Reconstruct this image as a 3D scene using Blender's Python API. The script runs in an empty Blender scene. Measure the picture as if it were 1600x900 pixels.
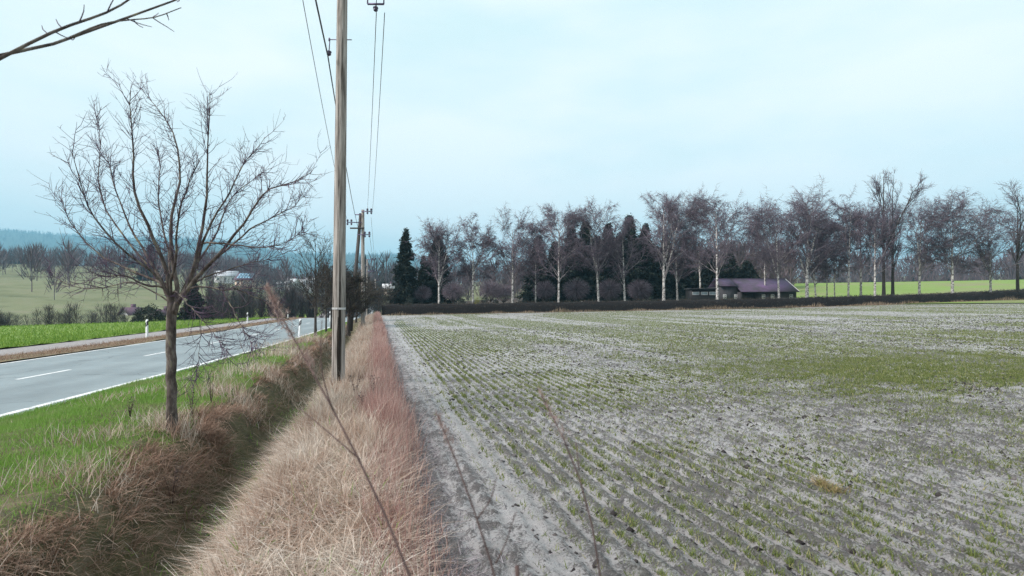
import bpy, math, random
import numpy as np
from mathutils import Vector

# ------------------------------------------------------------------ camera, sky, sun, exposure
scene = bpy.context.scene
COL = scene.collection
ZC, F, HOR = 1.7, 900.0, 472.0            # eye height, focal length in photo pixels, horizon row
cam_d = bpy.data.cameras.new('camera'); cam = bpy.data.objects.new('camera', cam_d); COL.objects.link(cam)
cam.location = (0, 0, ZC); cam.rotation_euler = (math.radians(90), 0, 0)
cam_d.sensor_width = 36.0; cam_d.lens = 36.0 * F / 1600.0
cam_d.shift_y = (HOR - 450.0) / 1600.0
cam_d.clip_start = 0.05; cam_d.clip_end = 20000
cam_d.dof.use_dof = True; cam_d.dof.focus_distance = 16.0; cam_d.dof.aperture_fstop = 4.5
scene.camera = cam

SUN_EL, SUN_AZ = 42.0, 245.0
world = bpy.data.worlds.new('World'); scene.world = world; world.use_nodes = True
wn, wl = world.node_tree.nodes, world.node_tree.links
wn.clear()
w_out = wn.new('ShaderNodeOutputWorld'); w_bg = wn.new('ShaderNodeBackground'); w_bg.inputs['Strength'].default_value = 0.1
w_sky = wn.new('ShaderNodeTexSky'); w_sky.sky_type = 'NISHITA'; w_sky.sun_disc = False
w_sky.sun_elevation = math.radians(SUN_EL); w_sky.sun_rotation = math.radians(SUN_AZ); w_sky.dust_density = 3.0
w_tc = wn.new('ShaderNodeTexCoord'); w_map = wn.new('ShaderNodeMapping'); w_map.inputs['Scale'].default_value = (1.0, 1.0, 3.2)
w_no = wn.new('ShaderNodeTexNoise'); w_no.inputs['Scale'].default_value = 1.7; w_no.inputs['Detail'].default_value = 6; w_no.inputs['Roughness'].default_value = 0.5
w_ra = wn.new('ShaderNodeValToRGB')
w_ra.color_ramp.elements[0].position = 0.40; w_ra.color_ramp.elements[0].color = (2.55, 3.14, 3.15, 1)
w_ra.color_ramp.elements[1].position = 0.62; w_ra.color_ramp.elements[1].color = (3.38, 3.55, 3.54, 1)
w_mx = wn.new('ShaderNodeMix'); w_mx.data_type = 'RGBA'; w_mx.inputs['Factor'].default_value = 0.93
wl.new(w_tc.outputs['Generated'], w_map.inputs['Vector']); wl.new(w_map.outputs['Vector'], w_no.inputs['Vector'])
wl.new(w_no.outputs['Fac'], w_ra.inputs['Fac'])
wl.new(w_sky.outputs['Color'], w_mx.inputs['A']); wl.new(w_ra.outputs['Color'], w_mx.inputs['B'])
wl.new(w_mx.outputs['Result'], w_bg.inputs['Color']); wl.new(w_bg.outputs['Background'], w_out.inputs['Surface'])

sun_d = bpy.data.lights.new('sun', 'SUN'); sun = bpy.data.objects.new('sun', sun_d); COL.objects.link(sun)
sun_d.energy = 1.5; sun_d.angle = math.radians(18); sun_d.color = (1.0, 0.92, 0.88)
_a = math.radians(SUN_AZ); _e = math.radians(SUN_EL)
sdir = Vector((math.sin(_a) * math.cos(_e), math.cos(_a) * math.cos(_e), math.sin(_e)))
sun.rotation_euler = sdir.to_track_quat('Z', 'Y').to_euler()
sun.location = (0, 0, 60)

vs = scene.view_settings
vs.view_transform = 'Standard'; vs.look = 'None'; vs.gamma = 1.0; vs.use_curve_mapping = False; vs.exposure = 1.75
scene.render.engine = 'CYCLES'
cy = scene.cycles
cy.max_bounces = 6; cy.diffuse_bounces = 3; cy.glossy_bounces = 2; cy.transmission_bounces = 3; cy.transparent_max_bounces = 4; cy.volume_bounces = 0
cy.use_denoising = True; cy.denoising_prefilter = 'NONE'

# ------------------------------------------------------------------ helpers
R = np.random.default_rng(11)
def ri(a, b, n=None): return R.uniform(a, b, n)
_TAB = np.random.default_rng(5).random((256, 256))
def vnoise(x, y, seed=0):
    x = np.asarray(x, float) + seed * 17.31; y = np.asarray(y, float) + seed * 7.77
    xi = np.floor(x).astype(int); yi = np.floor(y).astype(int); fx = x - xi; fy = y - yi
    fx = fx * fx * (3 - 2 * fx); fy = fy * fy * (3 - 2 * fy)
    a = _TAB[xi & 255, yi & 255]; b = _TAB[(xi + 1) & 255, yi & 255]; c = _TAB[xi & 255, (yi + 1) & 255]; d = _TAB[(xi + 1) & 255, (yi + 1) & 255]
    return (a * (1 - fx) + b * fx) * (1 - fy) + (c * (1 - fx) + d * fx) * fy
def fbm(x, y, o=4, seed=0):
    s = 0; a = .5
    for k in range(o):
        s = s + a * vnoise(x * 2 ** k, y * 2 ** k, seed + k); a *= .5
    return s / (1 - .5 ** o)
def sm(a, b, x):
    t = np.clip((np.asarray(x, float) - a) / (b - a), 0, 1); return t * t * (3 - 2 * t)
def P(px, py, d): return np.array([(px - 800) / F * d, d, ZC + (HOR - py) / F * d])
CU, SU = .9735, .2288
def to_uv(x, y): return CU * x + SU * y, -SU * x + CU * y
def to_xy(u, v): return CU * u - SU * v, SU * u + CU * v

_ry = np.arange(-60, 420, 1.0)
_rx = np.interp(_ry, [-60, -30, 0, 13.4, 23, 32, 50, 70, 103, 150, 260, 420], [-3, -5, -7.5, -8.95, -10.2, -11.6, -14.9, -18.7, -25.2, -36, -72, -140])
for _ in range(30):
    _rx[1:-1] = .25 * _rx[:-2] + .5 * _rx[1:-1] + .25 * _rx[2:]
def roadx(y): return np.interp(y, _ry, _rx)
RW = 6.7
def gz(x, y):
    x = np.asarray(x, float); y = np.asarray(y, float)
    u, v = to_uv(x, y); s = x - roadx(y); r = np.hypot(x, y)
    zr = .016 * np.clip(u, 0, 90)
    k = 1 - sm(32, 58, v)
    wob = .12 * (vnoise(v * .5, u * 0, 3) - .5) * 2
    uu = u + wob * (1 - sm(-.6, .2, u))
    pr = np.interp(uu, [-3.4, -2.75, -2.42, -2.02, -1.7, -1.32, -.8, 0, .25, .5], [.0, .02, -.14, -.74, -.82, -.52, .0, .12, .03, 0])
    z = zr + pr * (k + (1 - k) * .15 * (u > -1))
    w = sm(.25, 2.0, s); z = -.25 * (1 - w) + z * w
    left = sm(10, 14, -s); z = z + left * (-.05 - .02 * np.clip(-s - 10, 0, 45))
    az = 800 + 900 * x / np.maximum(y, 1.0)
    lf = 1 - sm(560, 900, az)
    hl = np.interp(r, [0, 75, 110, 160, 250, 350, 500, 800, 6000], [0, 0, -1.2, 1.0, 9.5, 14, 28, 40, 40])
    hr = np.interp(r, [0, 86, 120, 150, 200, 300, 500, 800, 6000], [0, 0, .6, 2.6, 6.0, 8, 15, 30, 40])
    lowr = 1 - .78 * sm(330, 520, az) * lf
    hl = np.where(hl > 0, hl * np.where(r > 180, lowr + (1 - lowr) * (1 - sm(180, 300, r)) , 1), hl)
    front = sm(-5, 30, y)
    return z + front * (lf * hl + (1 - lf) * hr)

def link(o, parent=None):
    COL.objects.link(o)
    if parent is not None: o.parent = parent
    return o
def tag(o, label=None, cat=None, group=None, kind=None):
    for k_, v_ in (('label', label), ('category', cat), ('group', group), ('kind', kind)):
        if v_: o[k_] = v_
    return o
def empty(name, loc=(0, 0, 0), rz=0.0):
    o = bpy.data.objects.new(name, None); o.location = loc; o.rotation_euler = (0, 0, rz); o.empty_display_size = .3
    return link(o)
def raw_mesh(name, V, faces, smooth=False, attrs=None):
    V = np.asarray(V, np.float32).reshape(-1, 3)
    me = bpy.data.meshes.new(name)
    me.vertices.add(len(V)); me.vertices.foreach_set('co', V.ravel())
    if not isinstance(faces, list): faces = [faces]
    faces = [np.asarray(f, np.int32) for f in faces if len(f)]
    li = np.concatenate([f.ravel() for f in faces]); tot = np.concatenate([np.full(len(f), f.shape[1], np.int32) for f in faces])
    st = np.concatenate([[0], np.cumsum(tot)[:-1]]).astype(np.int32)
    me.loops.add(len(li)); me.loops.foreach_set('vertex_index', li)
    me.polygons.add(len(tot)); me.polygons.foreach_set('loop_start', st)
    if smooth: me.polygons.foreach_set('use_smooth', np.ones(len(tot), bool))
    for k_, a in (attrs or {}).items():
        at = me.attributes.new(k_, 'FLOAT', 'POINT'); at.data.foreach_set('value', np.asarray(a, np.float32).ravel())
    me.update(calc_edges=True); me.validate()
    return me
def obj(name, me, m, parent=None):
    o = bpy.data.objects.new(name, me)
    if m is not None and not me.materials: me.materials.append(m)
    return link(o, parent)
class MB:
    """collects boxes, prisms and tubes for one mesh"""
    def __init__(s): s.v = []; s.f3 = []; s.f4 = []; s.n = 0
    def add(s, V, f3=None, f4=None):
        V = np.asarray(V, float).reshape(-1, 3)
        if f3 is not None and len(f3): s.f3.append(np.asarray(f3) + s.n)
        if f4 is not None and len(f4): s.f4.append(np.asarray(f4) + s.n)
        s.v.append(V); s.n += len(V); return s
    def box(s, lo, hi):
        x0, y0, z0 = lo; x1, y1, z1 = hi
        return s.add([(x0, y0, z0), (x1, y0, z0), (x1, y1, z0), (x0, y1, z0), (x0, y0, z1), (x1, y0, z1), (x1, y1, z1), (x0, y1, z1)],
                     f4=[(0, 3, 2, 1), (4, 5, 6, 7), (0, 1, 5, 4), (1, 2, 6, 5), (2, 3, 7, 6), (3, 0, 4, 7)])
    def tube(s, pts, rad, sides=8, cap=True):
        V, F4 = tubes(np.asarray(pts, float)[None], np.asarray(rad, float)[None] if np.ndim(rad) else np.full((1, len(pts)), rad), sides)
        k = len(pts); n0 = len(V)
        f3 = []
        if cap:
            V = np.vstack([V, [pts[0]], [pts[-1]]])
            for i in range(sides):
                j = (i + 1) % sides
                f3 += [(n0, j, i), (n0 + 1, (k - 1) * sides + i, (k - 1) * sides + j)]
        return s.add(V, f3=f3, f4=F4)
    def mesh(s, name, smooth=False):
        fs = []
        if s.f4: fs.append(np.vstack(s.f4))
        if s.f3: fs.append(np.vstack(s.f3))
        return raw_mesh(name, np.vstack(s.v), fs, smooth)
    def build(s, name, m, parent=None, smooth=False): return obj(name, s.mesh(name, smooth), m, parent)
def nrm(a): return a / np.maximum(np.linalg.norm(a, axis=-1, keepdims=True), 1e-9)
def tubes(Pt, Rd, sides=3):
    N, K, _ = Pt.shape
    T = np.empty_like(Pt); T[:, 1:-1] = Pt[:, 2:] - Pt[:, :-2]; T[:, 0] = Pt[:, 1] - Pt[:, 0]; T[:, -1] = Pt[:, -1] - Pt[:, -2]
    T = nrm(T)
    m = T.mean(1); ref = np.where(np.abs(m[:, 2:3]) > .8, np.array([[1., 0, 0]]), np.array([[0, 0, 1.]]))[:, None, :]
    A = nrm(np.cross(T, ref)); B = np.cross(T, A)
    th = np.arange(sides) / sides * 2 * math.pi
    V = Pt[:, :, None, :] + Rd[:, :, None, None] * (np.cos(th)[None, None, :, None] * A[:, :, None, :] + np.sin(th)[None, None, :, None] * B[:, :, None, :])
    i = np.arange(N)[:, None, None] * K * sides; k = np.arange(K - 1)[None, :, None] * sides; j = np.arange(sides)[None, None, :]; j2 = (j + 1) % sides
    Fq = np.stack([i + k + j, i + k + j2, i + k + sides + j2, i + k + sides + j], -1).reshape(-1, 4)
    return V.reshape(-1, 3), Fq
def cones(Pt, r):
    N = len(Pt); T = nrm(Pt[:, 1] - Pt[:, 0]); A = nrm(np.cross(T, nrm(R.normal(size=(N, 3))))); B = np.cross(T, A)
    V = np.stack([Pt[:, 0] + r * (math.cos(q) * A + math.sin(q) * B) for q in (0, 2.094, 4.189)] + [Pt[:, 1]], 1)
    return V.reshape(-1, 3), (np.arange(N)[:, None, None] * 4 + np.array([(0, 1, 3), (1, 2, 3), (2, 0, 3)])[None]).reshape(-1, 3)
def join_tubes(lst):
    b = MB()
    for Pt, Rd, sd in lst:
        if len(Pt): b.add(*(lambda q: (q[0], None, q[1]))(tubes(Pt, Rd, sd)))
    return b
def at_t(Pt, idx, t):
    K = Pt.shape[1]; f = t * (K - 1); i = np.minimum(f.astype(int), K - 2); w = (f - i)[:, None]
    a = Pt[idx, i]; b = Pt[idx, i + 1]
    return a * (1 - w) + b * w, nrm(b - a)
def spawn(Pt, idx, t, L, ang, up=0.0, wob=.15, K=5, flat=0.0, sag=0.0):
    """child polylines growing from parents Pt[idx] at t; ang off the parent's tangent; up bends towards (+) or away (-) from the sky"""
    n = len(idx); p, tg = at_t(Pt, idx, t)
    rv = nrm(R.normal(size=(n, 3)) * np.array([1, 1, 1 - flat])); pp = nrm(rv - (rv * tg).sum(1, keepdims=True) * tg)
    d = nrm(tg * np.cos(ang)[:, None] + pp * np.sin(ang)[:, None])
    if sag: d = nrm(d + np.array([0, 0, -1.]) * (sag * ri(.2, 1.6, n))[:, None])
    st = (L / (K - 1))[:, None]; up = np.broadcast_to(up, (n,))
    out = [p]
    for k in range(K - 1):
        out.append(out[-1] + d * st)
        d = nrm(d + R.normal(size=(n, 3)) * wob + np.array([0, 0, 1.])[None] * up[:, None])
    return np.stack(out, 1)
def taper(r0, K, end=.25):
    r0 = np.asarray(r0, float); t = np.linspace(0, 1, K)
    return r0[:, None] * (1 - (1 - end) * t)[None]
def blades(base, h, w, az, lean, curl=None, segs=2):
    n = len(base); curl = np.zeros(n) if curl is None else curl
    dr = np.stack([np.cos(az), np.sin(az), np.zeros(n)], 1); sa = ri(0, 2 * math.pi, n)
    side = np.stack([np.cos(sa), np.sin(sa), np.zeros(n)], 1)
    pos = base.copy(); V = []
    for k in range(segs + 1):
        t = k / segs
        if k == segs: V.append(pos[:, None, :])
        else:
            ww = (w * (1 - .75 * t) * .5)[:, None]; V.append(np.stack([pos - side * ww, pos + side * ww], 1))
        a = (lean + curl * t)[:, None]
        pos = pos + (h / segs)[:, None] * (np.sin(a) * dr + np.cos(a) * np.array([0, 0, 1.]))
    V = np.concatenate(V, 1); m = V.shape[1]
    tr = []
    for k in range(segs - 1):
        tr += [(2 * k, 2 * k + 1, 2 * k + 3), (2 * k, 2 * k + 3, 2 * k + 2)]
    tr.append((2 * segs - 2, 2 * segs - 1, 2 * segs))
    Ft = (np.arange(n)[:, None, None] * m + np.array(tr)[None]).reshape(-1, 3)
    return V.reshape(-1, 3), Ft

# ------------------------------------------------------------------ materials
def new_mat(name):
    m = bpy.data.materials.new(name); m.use_nodes = True
    nt = m.node_tree; return m, nt.nodes, nt.links, nt.nodes['Principled BSDF']
def ramp(nodes, stops):
    r = nodes.new('ShaderNodeValToRGB'); e = r.color_ramp.elements
    while len(e) > 1: e.remove(e[-1])
    for i, (p_, c_) in enumerate(stops):
        q = e[0] if i == 0 else e.new(p_)
        q.position = p_; q.color = (*c_, 1)
    return r
def mat_noise(name, stops, scale=5.0, stretch=(1, 1, 1), rough=.8, bump=0.0, bscale=None, detail=6, spec=.3, bdist=.02, metal=0.0):
    m, n, l, b = new_mat(name)
    tc = n.new('ShaderNodeTexCoord'); mp = n.new('ShaderNodeMapping'); mp.inputs['Scale'].default_value = stretch
    no = n.new('ShaderNodeTexNoise'); no.inputs['Scale'].default_value = scale; no.inputs['Detail'].default_value = detail; no.inputs['Roughness'].default_value = .62
    r = ramp(n, stops)
    l.new(tc.outputs['Object'], mp.inputs['Vector']); l.new(mp.outputs['Vector'], no.inputs['Vector']); l.new(no.outputs['Fac'], r.inputs['Fac']); l.new(r.outputs['Color'], b.inputs['Base Color'])
    b.inputs['Roughness'].default_value = rough; b.inputs['Specular IOR Level'].default_value = spec; b.inputs['Metallic'].default_value = metal
    if bump:
        n2 = no
        if bscale:
            n2 = n.new('ShaderNodeTexNoise'); n2.inputs['Scale'].default_value = bscale; n2.inputs['Detail'].default_value = 6; l.new(mp.outputs['Vector'], n2.inputs['Vector'])
        bp = n.new('ShaderNodeBump'); bp.inputs['Strength'].default_value = bump; bp.inputs['Distance'].default_value = bdist
        l.new(n2.outputs['Fac'], bp.inputs['Height']); l.new(bp.outputs['Normal'], b.inputs['Normal'])
    return m
def mat_island(name, stops, rough=.75, nscale=.6, nstops=None, nfac=.5, transl=.0, spec=.2):
    """colour differs from blade to blade, twig to twig; a broad noise shifts patches"""
    m, n, l, b = new_mat(name)
    g = n.new('ShaderNodeNewGeometry'); r = ramp(n, stops); l.new(g.outputs['Random Per Island'], r.inputs['Fac'])
    c = r.outputs['Color']
    if nstops:
        no = n.new('ShaderNodeTexNoise'); no.inputs['Scale'].default_value = nscale; no.inputs['Detail'].default_value = 4
        l.new(g.outputs['Position'], no.inputs['Vector']); r2 = ramp(n, nstops); l.new(no.outputs['Fac'], r2.inputs['Fac'])
        mx = n.new('ShaderNodeMix'); mx.data_type = 'RGBA'; mx.inputs['Factor'].default_value = nfac
        l.new(c, mx.inputs['A']); l.new(r2.outputs['Color'], mx.inputs['B']); c = mx.outputs['Result']
    l.new(c, b.inputs['Base Color']); b.inputs['Roughness'].default_value = rough; b.inputs['Specular IOR Level'].default_value = spec
    if transl:
        t = n.new('ShaderNodeBsdfTranslucent'); l.new(c, t.inputs['Color']); ms = n.new('ShaderNodeMixShader'); ms.inputs['Fac'].default_value = transl
        out = n['Material Output']; l.new(b.outputs['BSDF'], ms.inputs[1]); l.new(t.outputs['BSDF'], ms.inputs[2]); l.new(ms.outputs['Shader'], out.inputs['Surface'])
    return m
def mat_plain(name, c, rough=.6, metal=0.0, spec=.4): return mat_noise(name, [(.3, tuple(x * .82 for x in c)), (.7, tuple(min(1, x * 1.12) for x in c))], 9, rough=rough, spec=spec, metal=metal)

M = {}
M['ground'] = mat_noise('ground grass', [(.3, (.11, .125, .06)), (.5, (.155, .17, .09)), (.7, (.19, .18, .12))], .12, rough=.95, bump=.4, bscale=4, bdist=.2)
M['bright'] = mat_noise('bright crop', [(.3, (.14, .21, .04)), (.5, (.17, .25, .055)), (.62, (.20, .21, .095)), (.75, (.21, .19, .12))], .05, rough=.9, bump=.5, bscale=5, bdist=.15)
M['verge'] = mat_noise('verge soil', [(.3, (.055, .045, .03)), (.5, (.10, .09, .045)), (.7, (.17, .13, .09))], 3.0, rough=.95, bump=.8, bscale=25, bdist=.05)
M['asphalt'] = mat_noise('worn asphalt', [(.3, (.17, .20, .215)), (.5, (.20, .235, .25)), (.7, (.225, .26, .275))], .9, stretch=(1, .35, 1), rough=.5, bump=.25, bscale=90, bdist=.006, spec=.5)
def _wear(m_):
    n, l = m_.node_tree.nodes, m_.node_tree.links; b = n['Principled BSDF']; src = b.inputs['Base Color'].links[0].from_socket
    at = n.new('ShaderNodeAttribute'); at.attribute_name = 'track'; tc = n.new('ShaderNodeTexCoord')
    no = n.new('ShaderNodeTexNoise'); no.inputs['Scale'].default_value = .35; no.inputs['Detail'].default_value = 8; no.inputs['Roughness'].default_value = .7; l.new(tc.outputs['Object'], no.inputs['Vector'])
    vo = n.new('ShaderNodeTexVoronoi'); vo.feature = 'DISTANCE_TO_EDGE'; vo.inputs['Scale'].default_value = .22; ad = n.new('ShaderNodeVectorMath'); ad.operation = 'ADD'
    n3 = n.new('ShaderNodeTexNoise'); n3.inputs['Scale'].default_value = 1.3; n3.inputs['Detail'].default_value = 5; l.new(tc.outputs['Object'], n3.inputs['Vector']); l.new(tc.outputs['Object'], ad.inputs[0]); l.new(n3.outputs['Color'], ad.inputs[1]); l.new(ad.outputs[0], vo.inputs['Vector'])
    rc = ramp(n, [(.0, (.45, .45, .45)), (.006, (1, 1, 1))]); l.new(vo.outputs['Distance'], rc.inputs['Fac'])
    r2 = ramp(n, [(.35, (.78, .78, .78)), (.55, (1, 1, 1)), (.7, (1.12, 1.12, 1.1))]); l.new(no.outputs['Fac'], r2.inputs['Fac'])
    mt = n.new('ShaderNodeMapRange'); l.new(at.outputs['Fac'], mt.inputs['Value']); mt.inputs['To Min'].default_value = 1.06; mt.inputs['To Max'].default_value = .84
    c = src
    for o_ in (rc.outputs['Color'], r2.outputs['Color'], mt.outputs['Result']):
        q = n.new('ShaderNodeMix'); q.data_type = 'RGBA'; q.blend_type = 'MULTIPLY'; q.inputs['Factor'].default_value = 1.0; l.new(c, q.inputs['A']); l.new(o_, q.inputs['B']); c = q.outputs['Result']
    l.new(c, b.inputs['Base Color'])
_wear(M['asphalt'])
M['paint'] = mat_noise('road paint', [(.34, (.30, .31, .32)), (.44, (.62, .63, .64)), (.6, (.78, .78, .78))], 7, rough=.6, bump=.2, bscale=60, bdist=.005)
M['gravel'] = mat_noise('gravel path', [(.3, (.20, .19, .19)), (.7, (.33, .31, .31))], 7, rough=.9, bump=.6, bscale=40, bdist=.02)
M['far_verge'] = mat_noise('brown verge', [(.3, (.10, .075, .045)), (.55, (.19, .145, .09)), (.75, (.15, .18, .07))], 2.5, rough=.95, bump=.8, bscale=22, bdist=.06)
M['bark'] = mat_noise('grey brown bark', [(.36, (.03, .024, .023)), (.5, (.09, .072, .064)), (.6, (.16, .14, .125)), (.7, (.20, .18, .085))], 13, stretch=(1, 1, .4), rough=.9, bump=.8, bdist=.012)
M['twig'] = mat_island('fruit twig', [(0, (.045, .030, .055)), (.6, (.085, .058, .095)), (1, (.14, .105, .135))])
M['dark_bark'] = mat_noise('dark bark', [(.3, (.022, .019, .018)), (.6, (.065, .055, .05)), (.8, (.10, .10, .06))], 14, stretch=(1, 1, .3), rough=.9, bump=.7, bdist=.02)
M['dark_twig'] = mat_island('dark twig', [(0, (.022, .019, .020)), (.7, (.055, .047, .045)), (1, (.085, .08, .05))])
M['birch_twig'] = mat_island('birch twig', [(0, (.07, .056, .078)), (.6, (.135, .11, .142)), (1, (.22, .185, .21))])
M['birch_limb'] = mat_noise('birch limb', [(.35, (.07, .06, .065)), (.5, (.20, .18, .19)), (.7, (.34, .31, .32))], 3.0, stretch=(1, 1, 1.6), rough=.8)
M['birch_bark'] = mat_noise('birch bark', [(.36, (.035, .03, .03)), (.45, (.22, .20, .19)), (.52, (.55, .53, .51)), (.75, (.66, .64, .62))], 2.2, stretch=(1.2, 1.2, 1.9), rough=.8, bump=.5, bdist=.02)
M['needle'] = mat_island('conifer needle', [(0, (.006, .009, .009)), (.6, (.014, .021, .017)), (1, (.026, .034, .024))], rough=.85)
M['globe'] = mat_island('globe twig', [(0, (.10, .085, .11)), (1, (.26, .22, .26))])
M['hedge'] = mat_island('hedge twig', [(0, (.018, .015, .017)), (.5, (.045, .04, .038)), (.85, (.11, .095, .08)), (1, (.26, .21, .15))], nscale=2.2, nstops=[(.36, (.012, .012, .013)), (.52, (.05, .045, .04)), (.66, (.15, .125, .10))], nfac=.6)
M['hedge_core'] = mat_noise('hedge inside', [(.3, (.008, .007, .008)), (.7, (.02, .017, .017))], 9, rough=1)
M['pole'] = mat_noise('weathered wood', [(.34, (.07, .06, .055)), (.44, (.20, .18, .165)), (.55, (.34, .31, .29)), (.7, (.46, .43, .41))], 24, stretch=(1, 1, .05), rough=.85, bump=.7, bdist=.008)
M['pole_crack'] = mat_noise('dark crack wood', [(.3, (.012, .010, .009)), (.7, (.045, .036, .03))], 30, stretch=(1, 1, .08), rough=.95)
M['pole_dark'] = mat_noise('tarred wood', [(.3, (.045, .04, .04)), (.7, (.11, .10, .10))], 24, stretch=(1, 1, .05), rough=.85, bump=.5, bdist=.01)
M['steel'] = mat_plain('galvanised steel', (.12, .10, .17), .5, .6)
M['band'] = mat_plain('zinc band', (.55, .54, .55), .45, .5)
M['insul'] = mat_plain('insulator glaze', (.055, .045, .085), .25)
M['wire'] = mat_plain('overhead wire', (.07, .07, .085), .5, .4)
M['white'] = mat_plain('white plastic', (.74, .76, .78), .45)
M['black'] = mat_plain('black plastic', (.025, .025, .028), .5)
M['reflector'] = mat_plain('grey reflector', (.35, .36, .38), .2)
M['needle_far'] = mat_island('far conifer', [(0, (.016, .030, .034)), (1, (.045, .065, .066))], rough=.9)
M['wood_far'] = mat_island('far bare wood', [(0, (.055, .045, .065)), (.6, (.11, .09, .115)), (1, (.19, .155, .155))], nscale=.02, nstops=[(.35, (.07, .075, .08)), (.65, (.17, .12, .13))], nfac=.45)
M['shrub'] = mat_island('shrub twig', [(0, (.020, .022, .024)), (.6, (.052, .05, .055)), (1, (.095, .082, .085))], nscale=.06, nstops=[(.4, (.03, .036, .034)), (.65, (.10, .075, .09))], nfac=.4)
M['evergreen'] = mat_island('evergreen leaf', [(0, (.012, .018, .016)), (1, (.045, .055, .045))], rough=.7)
M['gold_leaf'] = mat_island('golden leaf', [(0, (.18, .20, .02)), (1, (.36, .34, .05))], rough=.7)

# ------------------------------------------------------------------ setting: ground, field, verge, road
def grid_mesh(name, X, Y, Z, attrs=None, smooth=True):
    n, m = X.shape
    i = (np.arange(n - 1)[:, None] * m + np.arange(m - 1)[None]).ravel()
    Fq = np.stack([i, i + 1, i + m + 1, i + m], 1)
    return raw_mesh(name, np.stack([X, Y, Z], -1), Fq, smooth, attrs)
def struct(o, name=None): o['kind'] = 'structure'; return o

th = np.concatenate([np.linspace(-60, 60, 161), np.linspace(63, 297, 60)]) * math.pi / 180
th = np.append(th, th[0] + 2 * math.pi)
rr = np.concatenate([[.01], np.geomspace(2, 5600, 150)])
TT, RR = np.meshgrid(th, rr); gx = RR * np.sin(TT); gy = RR * np.cos(TT); gzv = gz(gx, gy)
_u, _v = to_uv(gx, gy); _s = gx - roadx(gy)
cover = (1 - sm(150, 190, np.abs(gy))) * sm(-75, -60, _s) * (1 - sm(90, 110, _u)) * (1 - sm(76, 78, _v) * sm(6, 8, _s))
field_g = (_u > .3) & (_v < 79) & (_v > -6)
gzv = gzv - .45 * np.where((_s < 1) | field_g, cover, cover * (1 - sm(60, 100, gy)))
ground = struct(obj('ground', grid_mesh('ground', gx[:, ::-1], gy[:, ::-1], gzv[:, ::-1]), M['ground']))

# ploughed field with young winter crop in rows
ROW = .17
def bare(u, v):
    """1 where the drilled crop failed and pale silt shows: long stripes along the rows, and wide wet hollows"""
    a = fbm(u * .55 + 2.2 * vnoise(u * .05, v * .05, 9), v * .045, 4, 21)
    b = fbm(u * .16, v * .10, 4, 33)
    t = np.abs(((u - 3.4) % 7.0) - 3.5)
    tram = 1 - sm(.15, .45, np.abs(t - 1.0))
    edge = 1 - sm(.9, 2.0, u)
    return np.clip(sm(.48, .60, a) * .8 + sm(.58, .68, b) * .75 + tram * .7 * sm(9, 16, v) + edge * .9, 0, 1)
nr, nc = 540, 400
vv = np.geomspace(1.4, 79, nr); tt = np.linspace(0, 1, nc) ** 1.12
Vg = np.repeat(vv[:, None], nc, 1); Ug = .28 + tt[None] * (1.62 * vv[:, None] + 3.5)
fx, fy = to_xy(Ug, Vg); fz = gz(fx, fy)
cell = (1.62 * vv + 3.5)[:, None] / nc
br = bare(Ug, Vg)
clod = fbm(Ug * 7, Vg * 7, 4, 40); clod2 = fbm(Ug * 19, Vg * 16, 3, 47)
rowp = np.sin(Ug / ROW * 2 * math.pi + 1.2 * fbm(Ug * .6, Vg * .6, 2, 3))
fade = np.clip(.09 / np.maximum(cell, .001) - .6, 0, 1)
rough_m = 1 - .72 * sm(.45, .62, fbm(Ug * .5, Vg * .35, 3, 61))
clod3 = vnoise(Ug * 31, Vg * 27, 95)
relief = (.022 * rowp * fade * (1 - .5 * br) + .028 * np.clip(clod - .47, 0, 1) * rough_m + .06 * np.clip(clod2 - .48, 0, 1) * rough_m + .020 * clod3 * rough_m * (1 - sm(8, 16, Vg)))
edge_bank = .05 * np.exp(-((Ug - .75) / .25) ** 2) * fbm(Ug * 9, Vg * 9, 3, 71)
fz = fz + relief + edge_bank + .004
dark = np.clip(sm(.5, .68, clod) * .45 * rough_m + sm(.5, .64, clod2) * .6 * rough_m + .95 * sm(-.2, .8, rowp) * fade * (1 - .55 * br) * (.35 + .65 * sm(.36, .58, fbm(Ug * 3, Vg * 1.6, 3, 29))) + (1 - sm(.36, .72, Ug + .3 * (fbm(Ug * 2, Vg * 2, 3, 5) - .5))) * .8, 0, 1)
trackm = np.exp(-((Ug - 1.12 - .1 * (vnoise(Vg * .3, Vg * 0, 2) - .5)) / .14) ** 2); dark = dark * (1 - .85 * trackm)
green = (1 - br) * (sm(14, 45, Vg) * .75 + .25 * sm(.0, .8, rowp) * fade)
field = struct(obj('field', grid_mesh('field', fx, fy, fz, {'dark': dark, 'crop': green, 'bare': br}), None))
m, n, l, b = new_mat('ploughed silt')
def attr(nm): a = n.new('ShaderNodeAttribute'); a.attribute_name = nm; return a.outputs['Fac']
tc = n.new('ShaderNodeTexCoord')
def nz(scale, detail=6, rough=.65):
    q = n.new('ShaderNodeTexNoise'); q.inputs['Scale'].default_value = scale; q.inputs['Detail'].default_value = detail; q.inputs['Roughness'].default_value = rough
    l.new(tc.outputs['Object'], q.inputs['Vector']); return q.outputs['Fac']
def mixc(fac, a, b_):
    q = n.new('ShaderNodeMix'); q.data_type = 'RGBA'
    for s_, val in (('Factor', fac), ('A', a), ('B', b_)):
        if isinstance(val, tuple): q.inputs[s_].default_value = (*val, 1)
        elif isinstance(val, float): q.inputs[s_].default_value = val
        else: l.new(val, q.inputs[s_])
    return q.outputs['Result']
def mth(op, a, b_):
    q = n.new('ShaderNodeMath'); q.operation = op; q.use_clamp = True
    for i_, val in enumerate((a, b_)):
        if isinstance(val, float): q.inputs[i_].default_value = val
        else: l.new(val, q.inputs[i_])
    return q.outputs[0]
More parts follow.
